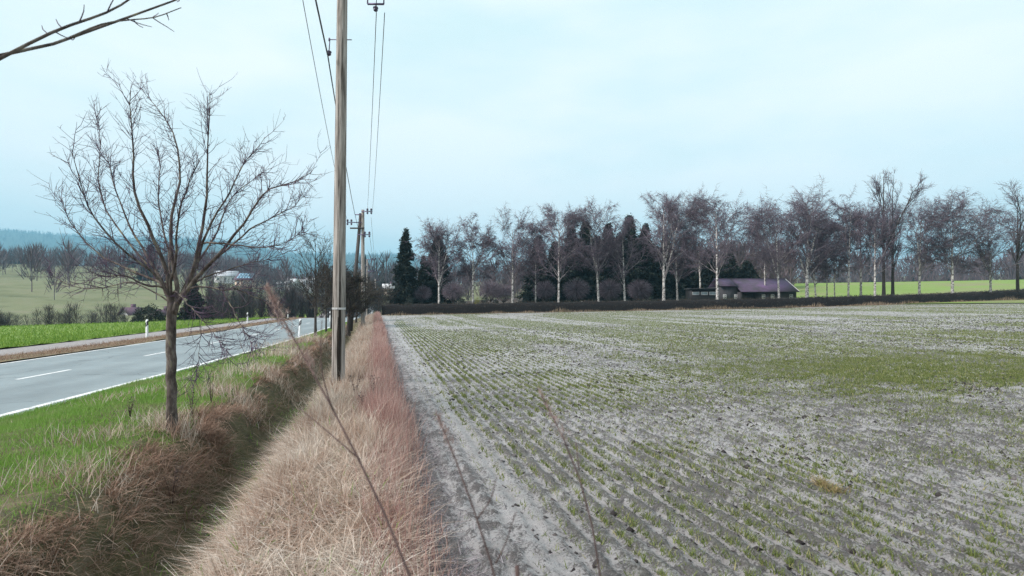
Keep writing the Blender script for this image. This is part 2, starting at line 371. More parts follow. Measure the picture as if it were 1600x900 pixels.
pr_ = ramp(n, [(.3, (.25, .238, .236)), (.5, (.345, .332, .335)), (.7, (.42, .408, .415))]); l.new(nz(2.3), pr_.inputs['Fac'])
cr_ = ramp(n, [(.54, (0, 0, 0)), (.68, (1, 1, 1))]); l.new(mth('ADD', mth('MULTIPLY', attr('dark'), .23), nz(48, 10, .72)), cr_.inputs['Fac'])
dk = mth('MULTIPLY', cr_.outputs['Color'], .82)
dc_ = ramp(n, [(.40, (.018, .015, .016)), (.5, (.052, .045, .045)), (.62, (.12, .108, .108))]); l.new(nz(75, 6, .7), dc_.inputs['Fac'])
c1 = mixc(dk, pr_.outputs['Color'], dc_.outputs['Color'])
gr_ = ramp(n, [(.35, (.10, .125, .035)), (.6, (.16, .19, .065)), (.8, (.20, .20, .11))]); l.new(nz(5.0), gr_.inputs['Fac'])
gm_ = ramp(n, [(.38, (0, 0, 0)), (.6, (1, 1, 1))]); l.new(nz(9, 6, .75), gm_.inputs['Fac'])
gf = mth('MULTIPLY', attr('crop'), mth('ADD', mth('MULTIPLY', gm_.outputs['Color'], .5), .12))
c2 = mixc(gf, c1, gr_.outputs['Color'])
l.new(c2, b.inputs['Base Color'])
rgh = n.new('ShaderNodeMapRange'); l.new(dk, rgh.inputs['Value']); rgh.inputs['To Min'].default_value = .52; rgh.inputs['To Max'].default_value = .9
l.new(rgh.outputs['Result'], b.inputs['Roughness']); b.inputs['Specular IOR Level'].default_value = .4
bp = n.new('ShaderNodeBump'); bp.inputs['Strength'].default_value = 1.0; bp.inputs['Distance'].default_value = .03
l.new(nz(36, 8, .8), bp.inputs['Height']); l.new(bp.outputs['Normal'], b.inputs['Normal'])
field.data.materials.append(m)

# verge with ditch and berm, between road edge and field
nr = 420
yy = np.concatenate([np.linspace(-6, 2.0, 20)[:-1], np.geomspace(2.0, 125, nr)])
x0 = roadx(yy) + .04; uu_edge = .42; x1 = (uu_edge - SU * yy) / CU
x1 = np.maximum(x1, x0 + .8)
tv = np.linspace(0, 1, 100)
Xv = x0[:, None] + (x1 - x0)[:, None] * tv[None]; Yv = np.repeat(yy[:, None], len(tv), 1)
uv_, vv_ = to_uv(Xv, Yv)
Zv = gz(Xv, Yv) + .05 * (fbm(Xv * 3, Yv * 3, 4, 8) - .5) * sm(.1, .6, Xv - x0[:, None])
verge = struct(obj('verge', grid_mesh('verge', Xv, Yv, Zv), M['verge']))

def strip(name, s0, s1, y0, y1, n_, cols, m, dz=0.0, bumpy=0.0, parent=None, kind='structure'):
    y = np.linspace(y0, y1, n_); s_ = np.linspace(s0, s1, cols)
    Y = np.repeat(y[:, None], cols, 1); X = roadx(y)[:, None] + s_[None]
    Z = gz(X, Y) + dz
    if bumpy: Z = Z + bumpy * (fbm(X * 1.3, Y * 1.3, 3, 4) - .5)
    o = obj(name, grid_mesh(name, X, Y, Z), m, parent)
    if kind and parent is None: o['kind'] = kind
    return o
ry_ = np.linspace(-20, 330, 1400); rs_ = np.array([-RW, -6.2, -5.6, -5.0, -4.4, -3.9, -3.35, -2.8, -2.3, -1.7, -1.1, -.5, -.1, .06])
RY = np.repeat(ry_[:, None], len(rs_), 1); RS = np.repeat(rs_[None], len(ry_), 0).copy()
RS[:, -1] += .14 * (fbm(ry_ * 1.7, ry_ * 0, 4, 14) - .4); RX = roadx(RY) + RS
trk = sum(np.exp(-((RS - c_) / .38) ** 2) for c_ in (-5.9, -4.3, -2.4, -.9))
road = struct(obj('road', grid_mesh('road', RX, RY, gz(RX, RY), {'track': trk, 'side': RS}), M['asphalt']))
o = strip('edge_line', -.27, -.12, -20, 200, 300, 2, M['paint'], .004, parent=road)
o = strip('edge_line', -RW + .12, -RW + .24, -20, 200, 300, 2, M['paint'], .004, parent=road)
for k in range(22):
    y = -4.4 + k * 6.3
    strip('lane_dash', -RW / 2 - .06, -RW / 2 + .06, y, y + 2.1, 4, 2, M['paint'], .004, parent=road)
strip('far_verge', -RW - 1.5, -RW + .03, -20, 330, 400, 8, M['far_verge'], .03, .10)
strip('gravel_path', -RW - 4.0, -RW - 1.4, -20, 150, 200, 4, M['gravel'], .01)
crop = strip('crop_field', -RW - 34, -RW - 3.9, -20, 150, 160, 40, M['bright'], .05, .15)

# bright meadow behind the birches on the right
mr = np.linspace(98, 205, 60); mt = np.linspace(13, 62, 60) * math.pi / 180
A_, B_ = np.meshgrid(mt, mr); mx_ = B_ * np.sin(A_); my_ = B_ * np.cos(A_)
meadow = struct(obj('meadow', grid_mesh('meadow', mx_[:, ::-1], my_[:, ::-1], (gz(mx_, my_) + .12)[:, ::-1]), M['bright']))

# leaf litter under the trees behind the hedge
M['litter'] = mat_noise('leaf litter', [(.3, (.035, .028, .026)), (.6, (.075, .06, .05)), (.8, (.07, .085, .03))], 1.2, rough=.95, bump=.6, bscale=6, bdist=.1)
pl = np.linspace(612, 1238, 60); dl = np.linspace(77, 150, 40)
fx_, fy_ = np.meshgrid((pl - 800) / F, dl); fx_ = fx_ * fy_
struct(obj('woodland_floor', grid_mesh('woodland_floor', fx_, fy_, gz(fx_, fy_) + .05), M['litter']))

# far ridge
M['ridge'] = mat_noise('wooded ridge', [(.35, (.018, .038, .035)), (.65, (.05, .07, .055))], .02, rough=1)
pxs = np.linspace(-420, 2000, 240)
top = np.interp(pxs, [-500, 0, 200, 290, 350, 400, 440, 520, 620, 700, 780, 900, 1100, 1400, 2200], [352, 362, 376, 374, 378, 387, 396, 400, 399, 412, 420, 432, 438, 432, 425])
top = top + 4 * (fbm(pxs * .012, pxs * 0, 4, 2) - .5)
DR = 4000.0
ds = np.linspace(1900, 5200, 50)
prof = np.sin(np.clip((ds - 1900) / (DR - 1900), 0, 1) * math.pi / 2) ** 1.5 * np.where(ds > DR, 1 - .5 * ((ds - DR) / 2000), 1)
Hh = (HOR - top) / F * DR
Xr = ((pxs - 800) / F)[None] * ds[:, None]; Yr = np.repeat(ds[:, None], len(pxs), 1)
Zr = ZC + 26 + (Hh - 26)[None] * prof[:, None] + 40 * (fbm(Xr * .0016, Yr * .0016, 4, 6) - .5) * prof[:, None] - 12
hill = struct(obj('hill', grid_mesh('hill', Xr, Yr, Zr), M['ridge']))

def far_conifers(pos, h, w, tri=16):
    n_ = len(pos); T = tri
    k = np.arange(T); f = (k + .5) / T
    az = ri(0, 6.283, (n_, T)); fz_ = f[None] + ri(-.04, .04, (n_, T))
    rad = w[:, None] * (1 - fz_) * ri(.75, 1.1, (n_, T)) + .05 * w[:, None]
    a = pos[:, None] + np.stack([0 * az, 0 * az, h[:, None] * np.clip(fz_ + .16, 0, 1.02)], -1)
    bb = pos[:, None] + np.stack([rad * np.cos(az), rad * np.sin(az), h[:, None] * (fz_ - .02)], -1)
    cc = pos[:, None] + np.stack([rad * np.cos(az + 1.3), rad * np.sin(az + 1.3), h[:, None] * (fz_ - .02)], -1)
    V = np.stack([a, bb, cc], 2).reshape(-1, 3)
    return V, np.arange(len(V)).reshape(-1, 3)
def far_bare(pos, h, w, tri=70, thick=.010, low=.22):
    n_ = len(pos); az = ri(0, 6.283, (n_, tri)); q = ri(0, 1, (n_, tri)) ** .6; zz = ri(low, 1, (n_, tri))
    ev = np.sqrt(np.clip(1 - ((zz - .62) / .45) ** 2, .05, 1)) * q * w[:, None]
    base = pos[:, None] + np.stack([ev * np.cos(az) * .45, ev * np.sin(az) * .45, h[:, None] * np.clip(zz - .22, .05, 1)], -1)
    tip = pos[:, None] + np.stack([ev * np.cos(az), ev * np.sin(az), h[:, None] * zz], -1)
    a2 = ri(0, 6.283, (n_, tri)); wd = h[:, None] * thick * ri(.5, 1.4, (n_, tri))
    sd = np.stack([np.cos(a2) * wd, np.sin(a2) * wd, 0 * wd], -1)
    V = np.stack([base - sd, base + sd, tip], 2).reshape(-1, 3); Ft = np.arange(len(V)).reshape(-1, 3)
    tw = (h * .012)[:, None]; z0 = np.zeros(n_)
    tpts = np.stack([pos + np.array([0, 0, -.5]), pos + np.stack([z0, z0, h * .75], 1)], 1)
    V2, F2 = tubes(tpts, np.concatenate([tw, tw * .4], 1), 3)
    b_ = MB(); b_.add(V, f3=Ft); b_.add(V2, f4=F2); return b_
# conifer forest on the ridge
n_ = 11000
ii = R.integers(0, len(ds) - 18, n_) + ri(0, 1, n_); jj = ri(0, len(pxs) - 1.01, n_)
i0 = ii.astype(int); j0 = jj.astype(int)
pos = np.stack([Xr[i0, j0], Yr[i0, j0], Zr[i0, j0]], 1) + np.stack([ri(-30, 30, n_), ri(-35, 35, n_), np.full(n_, -3.0)], 1)
V, Ft = far_conifers(pos, ri(16, 27, n_), ri(7, 12, n_), 10)
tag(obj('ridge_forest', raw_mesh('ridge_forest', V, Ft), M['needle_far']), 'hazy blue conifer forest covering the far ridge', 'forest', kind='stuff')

def scatter_px(n_, px0, px1, d0, d1):
    px = ri(px0, px1, n_); d = ri(d0, d1, n_); x = (px - 800) / F * d
    return np.stack([x, d, gz(x, d) - .1], 1)
# bare woods on the slopes
pos = np.vstack([scatter_px(420, -60, 640, 380, 640), scatter_px(90, 380, 640, 210, 330), scatter_px(40, -60, 180, 260, 330), scatter_px(26, -60, 335, 130, 250), scatter_px(60, 250, 420, 300, 380)])
h = ri(9, 17, len(pos)); far_bare(pos, h, h * .33, 90, .010, .42).build('slope_woodland', M['wood_far'])
tag(bpy.data.objects['slope_woodland'], 'bare brownish woodland on the slope beyond the village', 'woodland', kind='stuff')
pos = np.vstack([scatter_px(150, 640, 1080, 135, 210)])
h = ri(7, 12, len(pos)); far_bare(pos, h, h * .34, 120, .009).build('copse', M['wood_far'])
tag(bpy.data.objects['copse'], 'grey purple thicket of bare trees behind the birch row', 'thicket', kind='stuff')
pos = np.vstack([scatter_px(300, 1090, 1750, 230, 330), scatter_px(120, 1060, 1235, 130, 220)])
h = ri(9, 16, len(pos)); far_bare(pos, h, h * .36, 110, .012, .05).build('distant_woodland', M['wood_far'])
tag(bpy.data.objects['distant_woodland'], 'dark bare woodland at the top edge of the bright green meadow', 'woodland', kind='stuff')
pos = np.vstack([scatter_px(110, -60, 630, 420, 620), scatter_px(26, 1250, 1700, 260, 330), scatter_px(22, 560, 640, 230, 320)])
h = ri(9, 16, len(pos)); V, Ft = far_conifers(pos, h, h * .22, 44)
tag(obj('slope_conifers', raw_mesh('slope_conifers', V, Ft), M['needle']), 'scattered dark conifers standing in the far woods', 'conifer wood', kind='stuff')

# ------------------------------------------------------------------ poles and wires
def pole_shaft(H, r0, r1, crack=True, sides=28, rows=64):
    z = np.linspace(0, H, rows); a = np.arange(sides) / sides * 2 * math.pi
    Rz = r0 + (r1 - r0) * z / H
    Z, A = np.meshgrid(z, a, indexing='ij')
    rad = Rz[:, None] * (1 + .02 * (vnoise(A * 5, Z * .4, 3) - .5) + .03 * (vnoise(A * 2, Z * .25, 8) - .5))
    V = np.stack([rad * np.cos(A), rad * np.sin(A), Z], -1).reshape(-1, 3)
    i = (np.arange(rows - 1)[:, None] * sides + np.arange(sides)[None]); j = np.arange(rows - 1)[:, None] * sides + (np.arange(sides)[None] + 1) % sides
    Fq = np.stack([i, j, j + sides, i + sides], -1).reshape(-1, 4)
    b_ = MB(); b_.add(V, f4=Fq)
    n0 = len(V); b_.add([(0, 0, H + .04)]); base = (rows - 1) * sides
    b_.f3.append(np.array([(base + q, base + (q + 1) % sides, n0) for q in range(sides)]))
    return b_
def crack_strip(r0, r1, H, ang, za, zb, wd, depth=.012):
    """a long open drying crack: dark coloured sliver laid on the shaft surface"""
    k = 26; t = np.linspace(0, 1, k); z = za + (zb - za) * t
    r = (r0 + (r1 - r0) * z / H) * 1.012
    w_ = wd * np.sin(np.clip(t, .02, .98) * math.pi) ** .5 * (0.7 + .6 * vnoise(t * 9, t * 0, int(ang * 10)))
    an = ang + .05 * (vnoise(t * 5, t * 0, 4) - .5)
    V = []
    for s_ in (-1, 0, 1):
        q = an + s_ * w_ / r
        rr_ = r if s_ else r - .001
        V.append(np.stack([rr_ * np.cos(q), rr_ * np.sin(q), z], 1))
    V = np.stack(V, 1).reshape(-1, 3); i = np.arange(k - 1) * 3
    return V, np.concatenate([np.stack([i, i + 1, i + 4, i + 3], 1), np.stack([i + 1, i + 2, i + 5, i + 4], 1)])
def insulator(x, y, z, s=1.0, up=True):
    b_ = MB(); k = 1 if up else -1
    prof = [(0, .012), (.03, .02), (.035, .055), (.06, .06), (.075, .035), (.085, .05), (.115, .045), (.13, .02), (.14, .001)]
    b_.tube([(x, y, z + k * h_ * s) for h_, _ in prof], [r_ * s for _, r_ in prof], 10, cap=False); return b_

# first pole, close by
D1 = 11.5
pb = P(528, 580, D1); z1 = float(gz(pb[0], pb[1]))
pole1 = empty('utility_pole', (pb[0], pb[1], z1 - .3))
tag(pole1, 'thick weathered grey wooden utility pole in the dry grass, nearest to the camera', 'utility pole', 'wooden utility poles along the ditch')
H1 = 9.0
pole_shaft(H1, .132, .098).build('shaft', M['pole'], pole1, smooth=True)
for (ang, za, zb, wd) in ((-1.12, .2, 2.4, .028), (-1.38, .1, 1.7, .018), (-1.25, 1.5, 3.4, .007), (-1.62, 2.9, 4.4, .008), (-2.1, .2, 2.4, .006), (-1.05, .3, 3.0, .006), (-1.2, 6.2, 7.4, .007), (-1.75, 4.8, 6.4, .006)):
    V, f_ = crack_strip(.132, .098, H1, ang, za, zb, wd); b_ = MB(); b_.add(V, f4=f_); b_.build('crack', M['pole_crack'], pole1)
zb1 = P(528, 482, D1)[2] - pole1.location.z
b_ = MB(); b_.tube([(0, 0, zb1 - .02), (0, 0, zb1 + .02)], .134, 24, cap=False); b_.tube([(0, -.1, zb1 - .012), (0, -.15, zb1 - .012)], .012, 6); b_.build('metal_band', M['band'], pole1)
# slight lean to the right as in the photograph
pole1.rotation_euler = (0, math.radians(.62), 0)
def zl(py): return P(0, py, D1)[2] - pole1.location.z
br1 = MB(); zz = zl(62)
br1.tube([(-.24, 0, zz), (.20, 0, zz)], .009, 6); br1.tube([(-.24, 0, zz), (-.25, 0, zz - .2)], .010, 6); br1.tube([(-.25, 0, zz - .03), (-.25, 0, zz + .03)], .018, 6)
bo = br1.build('bracket', M['steel'], pole1)
insulator(-.255, 0, zl(78), .9, False).build('insulator', M['insul'], pole1)
def crossarm(parent, z, x_end, M_, s=1.0, hang=True, ins=(1.0, .7)):
    sg = 1 if x_end > 0 else -1
    b_ = MB(); b_.tube([(-.1 * sg, -.13 * s, z), (x_end, -.13 * s, z)], .022 * s, 6); 
    if hang:
        b_.tube([(x_end - .16, -.13 * s, z - .20), (x_end + .16, -.13 * s, z - .20)], .020 * s, 6)
        for q in (-.16, .16): b_.tube([(x_end + q, -.13 * s, z - .20), (x_end + q, -.13 * s, z)], .014 * s, 6)
        b_.tube([(x_end - .16, -.13 * s, z), (x_end + .16, -.13 * s, z)], .014 * s, 6)
    arm = b_.build('crossarm', M['steel'], parent)
    return arm
top_r = zl(11)      # underside of the right-hand hanger
arm = crossarm(pole1, top_r + .20, .70, None)
insulator(.70, -.13, top_r - .03, .9, False).build('insulator', M['insul'], pole1)
crossarm(pole1, zl(-40), -.85, None, hang=False); insulator(-.8, -.13, zl(-42) + .03, 1.0).build('insulator', M['insul'], pole1)

# second pole: upright with a leaning strut
D2 = 41.0
p2 = P(567, 503, D2); z2 = float(gz(p2[0], p2[1]))
pole2 = empty('utility_pole', (p2[0], p2[1], z2 - .2))
tag(pole2, 'braced double wooden pole with leaning strut and crossarms behind the near pole', 'utility pole', 'wooden utility poles along the ditch')
def w2(px, py): q = P(px, py, D2); return (q[0] - p2[0], 0, q[2] - pole2.location.z)
H2 = w2(0, 328)[2]
pole_shaft(H2, .15, .11, sides=12, rows=12).build('shaft', M['pole'], pole2, smooth=True)
b_ = MB(); a0 = w2(546, 505); a1 = w2(563, 333); b_.tube([(a0[0], .25, -.1), (a1[0], .12, a1[2])], [.15, .11], 10); b_.build('strut', M['pole_dark'], pole2, smooth=True)
arms2 = [(331, 566, 583, (575, 581)), (348, 566, 543, (544, 550)), (367, 559, 580, (571, 578))]
att2 = {}
for (py, xa, xb, ins) in arms2:
    A = w2(xa, py); Bp = w2(xb, py); b_ = MB(); b_.tube([(A[0], -.16, A[2]), (Bp[0], -.16, A[2])], .035, 6); b_.build('crossarm', M['steel'], pole2)
    for q in ins:
        I = w2(q, py); insulator(I[0], -.16, I[2] + .02, 1.5, True).build('insulator', M['insul'], pole2); insulator(I[0], -.16, I[2] - .02, 1.3, False).build('insulator', M['insul'], pole2)
A = w2(548, 357); Bp = w2(570, 358); b_ = MB(); b_.box((A[0], -.22, A[2] - .05), (Bp[0], -.13, A[2] + .05)); b_.build('tie_beam', M['pole_dark'], pole2)
A = w2(556, 336); Bp = w2(566, 336); b_ = MB(); b_.box((A[0], -.2, A[2] - .03), (Bp[0], -.13, A[2] + .03)); b_.build('bracket', M['steel'], pole2)

def far_pole(px, py0, py1, d, label, lean=0.0, arms=()):
    q = P(px, py0, d); z0 = float(gz(q[0], q[1])); e = empty('utility_pole', (q[0], q[1], z0 - .2)); tag(e, label, 'utility pole', 'wooden utility poles along the ditch')
    Ht = P(px, py1, d)[2] - z0 + .2
    pole_shaft(Ht, .14, .10, sides=8, rows=6).build('shaft', M['pole'], e, smooth=True)
    for (py, dx) in arms:
        z_ = P(px, py, d)[2] - z0 + .2; b_ = MB(); b_.tube([(0, -.14, z_), (dx, -.14, z_)], .05, 5); b_.build('crossarm', M['steel'], e)
        for f_ in (.65, 1.0): insulator(dx * f_, -.14, z_ + .02, 2.0, True).build('insulator', M['insul'], e)
    e.rotation_euler = (0, math.radians(lean), 0)
    return e
far_pole(573, 492, 405, 85, 'thin grey pole with short crossarms, third along the ditch', .5, ((406, 1.25), (416, -.7), (424, 1.4)))
far_pole(589, 490, 436, 128, 'slender leaning pole beside the hedge end, farthest of the poles', -3.0, ((439, .8),))

def wire(A, B, sag, r, label, n_=24):
    A = np.array(A, float); B = np.array(B, float); t = np.linspace(0, 1, n_)[:, None]
    p_ = A + (B - A) * t; p_[:, 2] -= (sag * 4 * t * (1 - t))[:, 0]
    b_ = MB(); b_.tube(p_, r, 5); return tag(b_.build('overhead_wire', M['wire'], smooth=True), label, 'wire', 'overhead wires between the poles')
D3 = 85.0
insp = P(512, 86, D1)
wire(insp, P(560, 357, D2), .35, .013, 'dark cable running from the near pole bracket to the double pole')
wire(insp, (insp[0] + 6.7, insp[1] - 28, insp[2] + .4), .55, .015, 'dark cable coming from overhead down to the near pole bracket')
wire(P(468, -28, D1), P(544, 348, D2), .5, .008, 'thin wire left of the near pole, leading to the double pole')
wire(P(588, 20, D1), P(574, 328, D2), .35, .008, 'left one of the two thin wires right of the near pole')
wire(P(601, 20, D1), P(582, 328, D2), .35, .008, 'right one of the two thin wires right of the near pole')
wire(P(580, 340, D2), P(587, 406, D3), .9, .010, 'wire from the upper arm of the double pole to the third pole')
wire(P(578, 372, D2), P(590, 424, D3), .9, .010, 'wire from the lower arm of the double pole to the third pole')
wire(P(588, 20, D1), (P(588, 20, D1)[0] + 6.7, D1 - 28, 8.2), .6, .008, 'wire overhead behind the camera side of the near pole, left strand')

# ------------------------------------------------------------------ roadside marker posts
def marker_meshes():
    b_ = MB(); prof = np.array([(-.06, -.05), (.06, -.05), (.045, .035), (0, .06), (-.045, .035)])
    zs = [0, .5, .9, .97, 1.02]; sc = [1, 1, .97, .9, .55]
    V = np.vstack([np.c_[prof * s_, np.full(5, z_)] for z_, s_ in zip(zs, sc)])
    f4 = [(k * 5 + i, k * 5 + (i + 1) % 5, (k + 1) * 5 + (i + 1) % 5, (k + 1) * 5 + i) for k in range(4) for i in range(5)]
    b_.add(V, f4=f4); n0 = 25; b_.add([(0, 0, 1.03)]); b_.f3.append(np.array([(20 + i, 20 + (i + 1) % 5, 25) for i in range(5)]))
    body = b_.mesh('body')
    q = prof * 1.03; V = []
    for i in range(5):                      # slanting black band round the post
        sl = q[i, 0] * 0.9
        V += [(q[i, 0], q[i, 1], .66 + sl), (q[i, 0], q[i, 1], .90 + sl)]
    b2 = MB(); b2.add(V, f4=[(2 * i, 2 * ((i + 1) % 5), 2 * ((i + 1) % 5) + 1, 2 * i + 1) for i in range(5)]); band = b2.mesh('black_band')
    b3 = MB(); b3.box((-.022, -.058, .70), (.022, -.0517, .86)); refl = b3.mesh('reflector')
    return body, band, refl
_mm = marker_meshes()
for me_, k_ in zip(_mm, ('white', 'black', 'reflector')): me_.materials.append(M[k_])
def marker(px, d, label, lean=0.0, rz=0.0):
    x = (px - 800) / F * d; e = empty('marker_post', (x, d, float(gz(x, d)) - .02)); e.rotation_euler = (0, math.radians(lean), rz)
    for me_, nm in zip(_mm, ('body', 'black_band', 'reflector')): obj(nm, me_, None, e)
    return tag(e, label, 'marker post', 'roadside marker posts')
marker(230, 31.5, 'white marker post across the road, left of the bare fruit tree')
marker(387, 52, 'white marker post across the road, right of the bare fruit tree')
marker(450, 80, 'small white marker post farthest away across the road')
marker(468, 33, 'white marker post on the near verge, tilted slightly to the right', 3.5)
marker(516, 58, 'white marker post on the near verge half hidden beside the near pole')

# ------------------------------------------------------------------ trees
def tree_thing(name, label, cat, base, parts, group=None):
    e = empty(name, tuple(base)); tag(e, label, cat, group)
    for nm, me_, m_ in parts: obj(nm, me_, m_, e)
    return e
# --- the near fruit tree, main limbs as they grow in the photograph
D0 = 7.8
tb = P(269, 668, D0); tb[2] = float(gz(tb[0], tb[1])) - .05
def limb(pts, off, r0, r1, K=14):
    if 434 < pts[0][1] < 464 and pts[0][0] < 292 and r0 < .05: pts = [(269 if pts[0][0] < 275 else 275, 476)] + list(pts)
    q = np.array([P(a, b_, D0 + off * (i / (len(pts) - 1)) ** 1.2) for i, (a, b_) in enumerate(pts)]) - tb
    s_ = np.concatenate([[0], np.cumsum(np.linalg.norm(np.diff(q, axis=0), axis=1))]); s_ /= s_[-1]
    t = np.linspace(0, 1, K); o_ = np.stack([np.interp(t, s_, q[:, k]) for k in range(3)], 1)
    o_[1:-1] = .25 * o_[:-2] + .5 * o_[1:-1] + .25 * o_[2:]
    o_[1:] += R.normal(size=(K - 1, 3)) * .006
    return o_, r0 + ((r1 * .6 if r0 < .04 else r1) - r0) * t ** .8
LM = [
    ([(254, 446), (250, 436), (240, 415), (222, 388), (204, 360), (192, 325), (176, 285), (165, 240)], .5, .026, .006),
    ([(262, 446), (265, 425), (253, 408), (244, 384), (233, 360), (220, 325), (208, 300), (208, 260), (210, 225), (205, 195), (199, 165), (205, 135)], -.3, .034, .006),
    ([(282, 462), (276, 430), (270, 415), (267, 392), (266, 340), (268, 322), (277, 304), (285, 267), (279, 235), (267, 196), (245, 165), (226, 148)], .6, .034, .005),
    ([(263, 446), (270, 427), (275, 410), (276, 385), (275, 355), (280, 325), (292, 298), (300, 268), (312, 250)], -.7, .026, .005),
    ([(286, 462), (298, 440), (303, 418), (308, 390), (314, 363), (322, 325), (325, 290), (323, 240), (326, 190), (329, 146)], -.2, .034, .004),
    ([(306, 420), (322, 360), (340, 330), (357, 304), (370, 275), (382, 252), (400, 236), (414, 214)], .7, .022, .005),
    ([(290, 458), (302, 440), (318, 422), (338, 402), (362, 372), (388, 342), (404, 312), (413, 290), (440, 291), (462, 284), (488, 270)], -.5, .034, .005),
    ([(334, 406), (352, 392), (375, 372), (398, 352), (430, 338), (460, 322), (474, 306)], .8, .018, .005),
    ([(312, 382), (330, 378), (360, 382), (395, 386), (425, 387), (448, 380), (474, 362)], -.9, .015, .004),
    ([(290, 452), (305, 447), (331, 448), (349, 454), (368, 451), (405, 450)], -.3, .018, .006),
    ([(348, 454), (358, 472), (366, 488), (373, 502), (386, 526), (402, 546)], -.7, .010, .003),
    ([(366, 451), (380, 456), (398, 463), (420, 476), (432, 490)], .3, .010, .003),
    ([(268, 452), (276, 456), (285, 464), (297, 480), (308, 490), (316, 500)], -.6, .014, .006),
    ([(315, 499), (314, 520), (312, 545), (308, 580), (305, 598)], -.5, .005, .002),
    ([(315, 499), (326, 512), (338, 526), (348, 540), (356, 552)], -.7, .005, .002),
    ([(258, 446), (243, 448), (225, 447), (210, 437), (192, 428), (165, 432), (140, 425)], -.7, .024, .006),
    ([(256, 442), (240, 436), (222, 430), (200, 421), (170, 408), (140, 385), (110, 350), (96, 310)], .3, .024, .005),
    ([(256, 440), (236, 424), (205, 400), (170, 372), (140, 330), (122, 280), (112, 230)], -.8, .022, .005),
    ([(250, 436), (228, 412), (200, 380), (168, 335), (150, 280), (158, 225), (150, 180)], .9, .020, .005),
    ([(210, 437), (180, 446), (150, 452), (110, 448), (80, 430)], .4, .012, .004),
    ([(262, 440), (266, 410), (262, 380), (250, 340), (246, 300), (252, 262), (246, 230)], 1.2, .022, .005),
    ([(286, 455), (300, 420), (322, 392), (345, 352), (352, 318), (372, 296), (396, 280), (420, 262)], 1.3, .022, .005),
    ([(290, 458), (306, 436), (330, 430), (360, 420), (392, 410), (425, 404), (452, 392)], 1.0, .018, .004),
]
tk, tr_ = limb([(269, 672), (269, 640), (268, 600), (267, 560), (267, 520), (268, 490), (267, 466), (262, 452), (258, 442)], 0, .066, .060, 18)
tr_[-4:] *= (.9, .78, .6, .3)
tr_[:3] *= (1.25, 1.12, 1.05)
tk2, tr2 = limb([(270, 490), (277, 472), (287, 456), (296, 446)], 0, .050, .022, 8)
lp = [limb(*a) for a in LM]
LP = np.stack([a for a, _ in lp]); LR = np.stack([a for _, a in lp])
b_ = MB(); b_.tube(tk, tr_, 14); b_.tube(tk2, tr2, 10)
trunk_me = b_.mesh('trunk', True)
limb_me = join_tubes([(LP, LR, 7)]).mesh('limbs', True)
Ll = np.linalg.norm(np.diff(LP, axis=1), axis=2).sum(1)
cnt = np.maximum(3, (Ll * 12).astype(int)); idx = np.repeat(np.arange(len(LP)), cnt); t = ri(.18, 1, len(idx)); Ls = ri(.12, .55, len(idx)) * (1.1 - .75 * t)
S1 = spawn(LP, idx, t, Ls, ri(.45, 1.1, len(idx)), up=.10, wob=.10, K=7)
ix = np.repeat(np.arange(len(LP)), 9); Lx = ri(.18, .5, len(ix)); SX = spawn(LP, ix, ri(.55, 1, len(ix)), Lx, ri(.15, .7, len(ix)), up=.10, wob=.07, K=7)
S1 = np.concatenate([S1, SX]); Ls = np.concatenate([Ls, Lx])
cnt2 = np.maximum(2, (Ls * 12).astype(int)); id2 = np.repeat(np.arange(len(S1)), cnt2)
S2 = spawn(S1, id2, ri(.15, 1, len(id2)), ri(.06, .34, len(id2)), ri(.4, 1.1, len(id2)), up=.09, wob=.12, K=4)
id3 = R.integers(0, len(S2), len(S2)); S3 = spawn(S2, id3, ri(.3, 1, len(id3)), ri(.03, .12, len(id3)), ri(.5, 1.2, len(id3)), wob=.1, K=3)
crown_me = join_tubes([(S1, taper(ri(.0034, .006, len(S1)), 7, .3), 4), (S2, taper(ri(.0024, .0038, len(S2)), 4, .45), 3), (S3, taper(np.full(len(S3), .0022), 3, .5), 3)]).mesh('crown')
tree_thing('fruit_tree', 'leafless fruit tree with forked mossy trunk on the green verge at left', 'tree', tb, [('trunk', trunk_me, M['bark']), ('limbs', limb_me, M['bark']), ('crown', crown_me, M['twig'])], 'bare trees along the road')

# --- the next tree towards the camera: only one limb reaches into the picture
t0 = np.array([-2.95, .1, 0]); t0[2] = float(gz(t0[0], t0[1])) - .05
def poly(pts, K=12):
    q = np.array(pts, float) - t0; s_ = np.concatenate([[0], np.cumsum(np.linalg.norm(np.diff(q, axis=0), axis=1))]); s_ /= s_[-1]; t_ = np.linspace(0, 1, K)
    o_ = np.stack([np.interp(t_, s_, q[:, k]) for k in range(3)], 1); o_[1:-1] = .25 * o_[:-2] + .5 * o_[1:-1] + .25 * o_[2:]; return o_
tp = t0 + np.array([0, 0, 1.75])
LB = np.stack([poly([tp, (-2.85, .9, 2.35), P(-60, 122, 2.3), P(110, 58, 2.7), P(200, 27, 3.0), P(283, -1, 3.25), P(350, -30, 3.4)]),
               poly([P(-60, 122, 2.3), P(90, 45, 2.5), P(170, 20, 2.7), P(206, -2, 2.8), P(250, -40, 2.9)]),
               poly([P(110, 58, 2.7), P(160, 36, 2.8), P(200, 31, 2.9), P(243, 28, 3.0), P(262, 20, 3.05), P(283, 12, 3.1)]),
               poly([tp, t0 + (-.6, .1, 2.6), t0 + (-1.2, .3, 3.6), t0 + (-1.5, .4, 4.4)]), poly([tp, t0 + (-.2, -.7, 2.7), t0 + (-.3, -1.2, 3.8)]), poly([tp, t0 + (.4, -.7, 2.6), t0 + (.9, -1.3, 3.4)])])
RB = np.stack([np.linspace(a, c, 12) for a, c in ((.014, .004), (.008, .0035), (.0045, .0022), (.03, .006), (.03, .006), (.025, .006))])
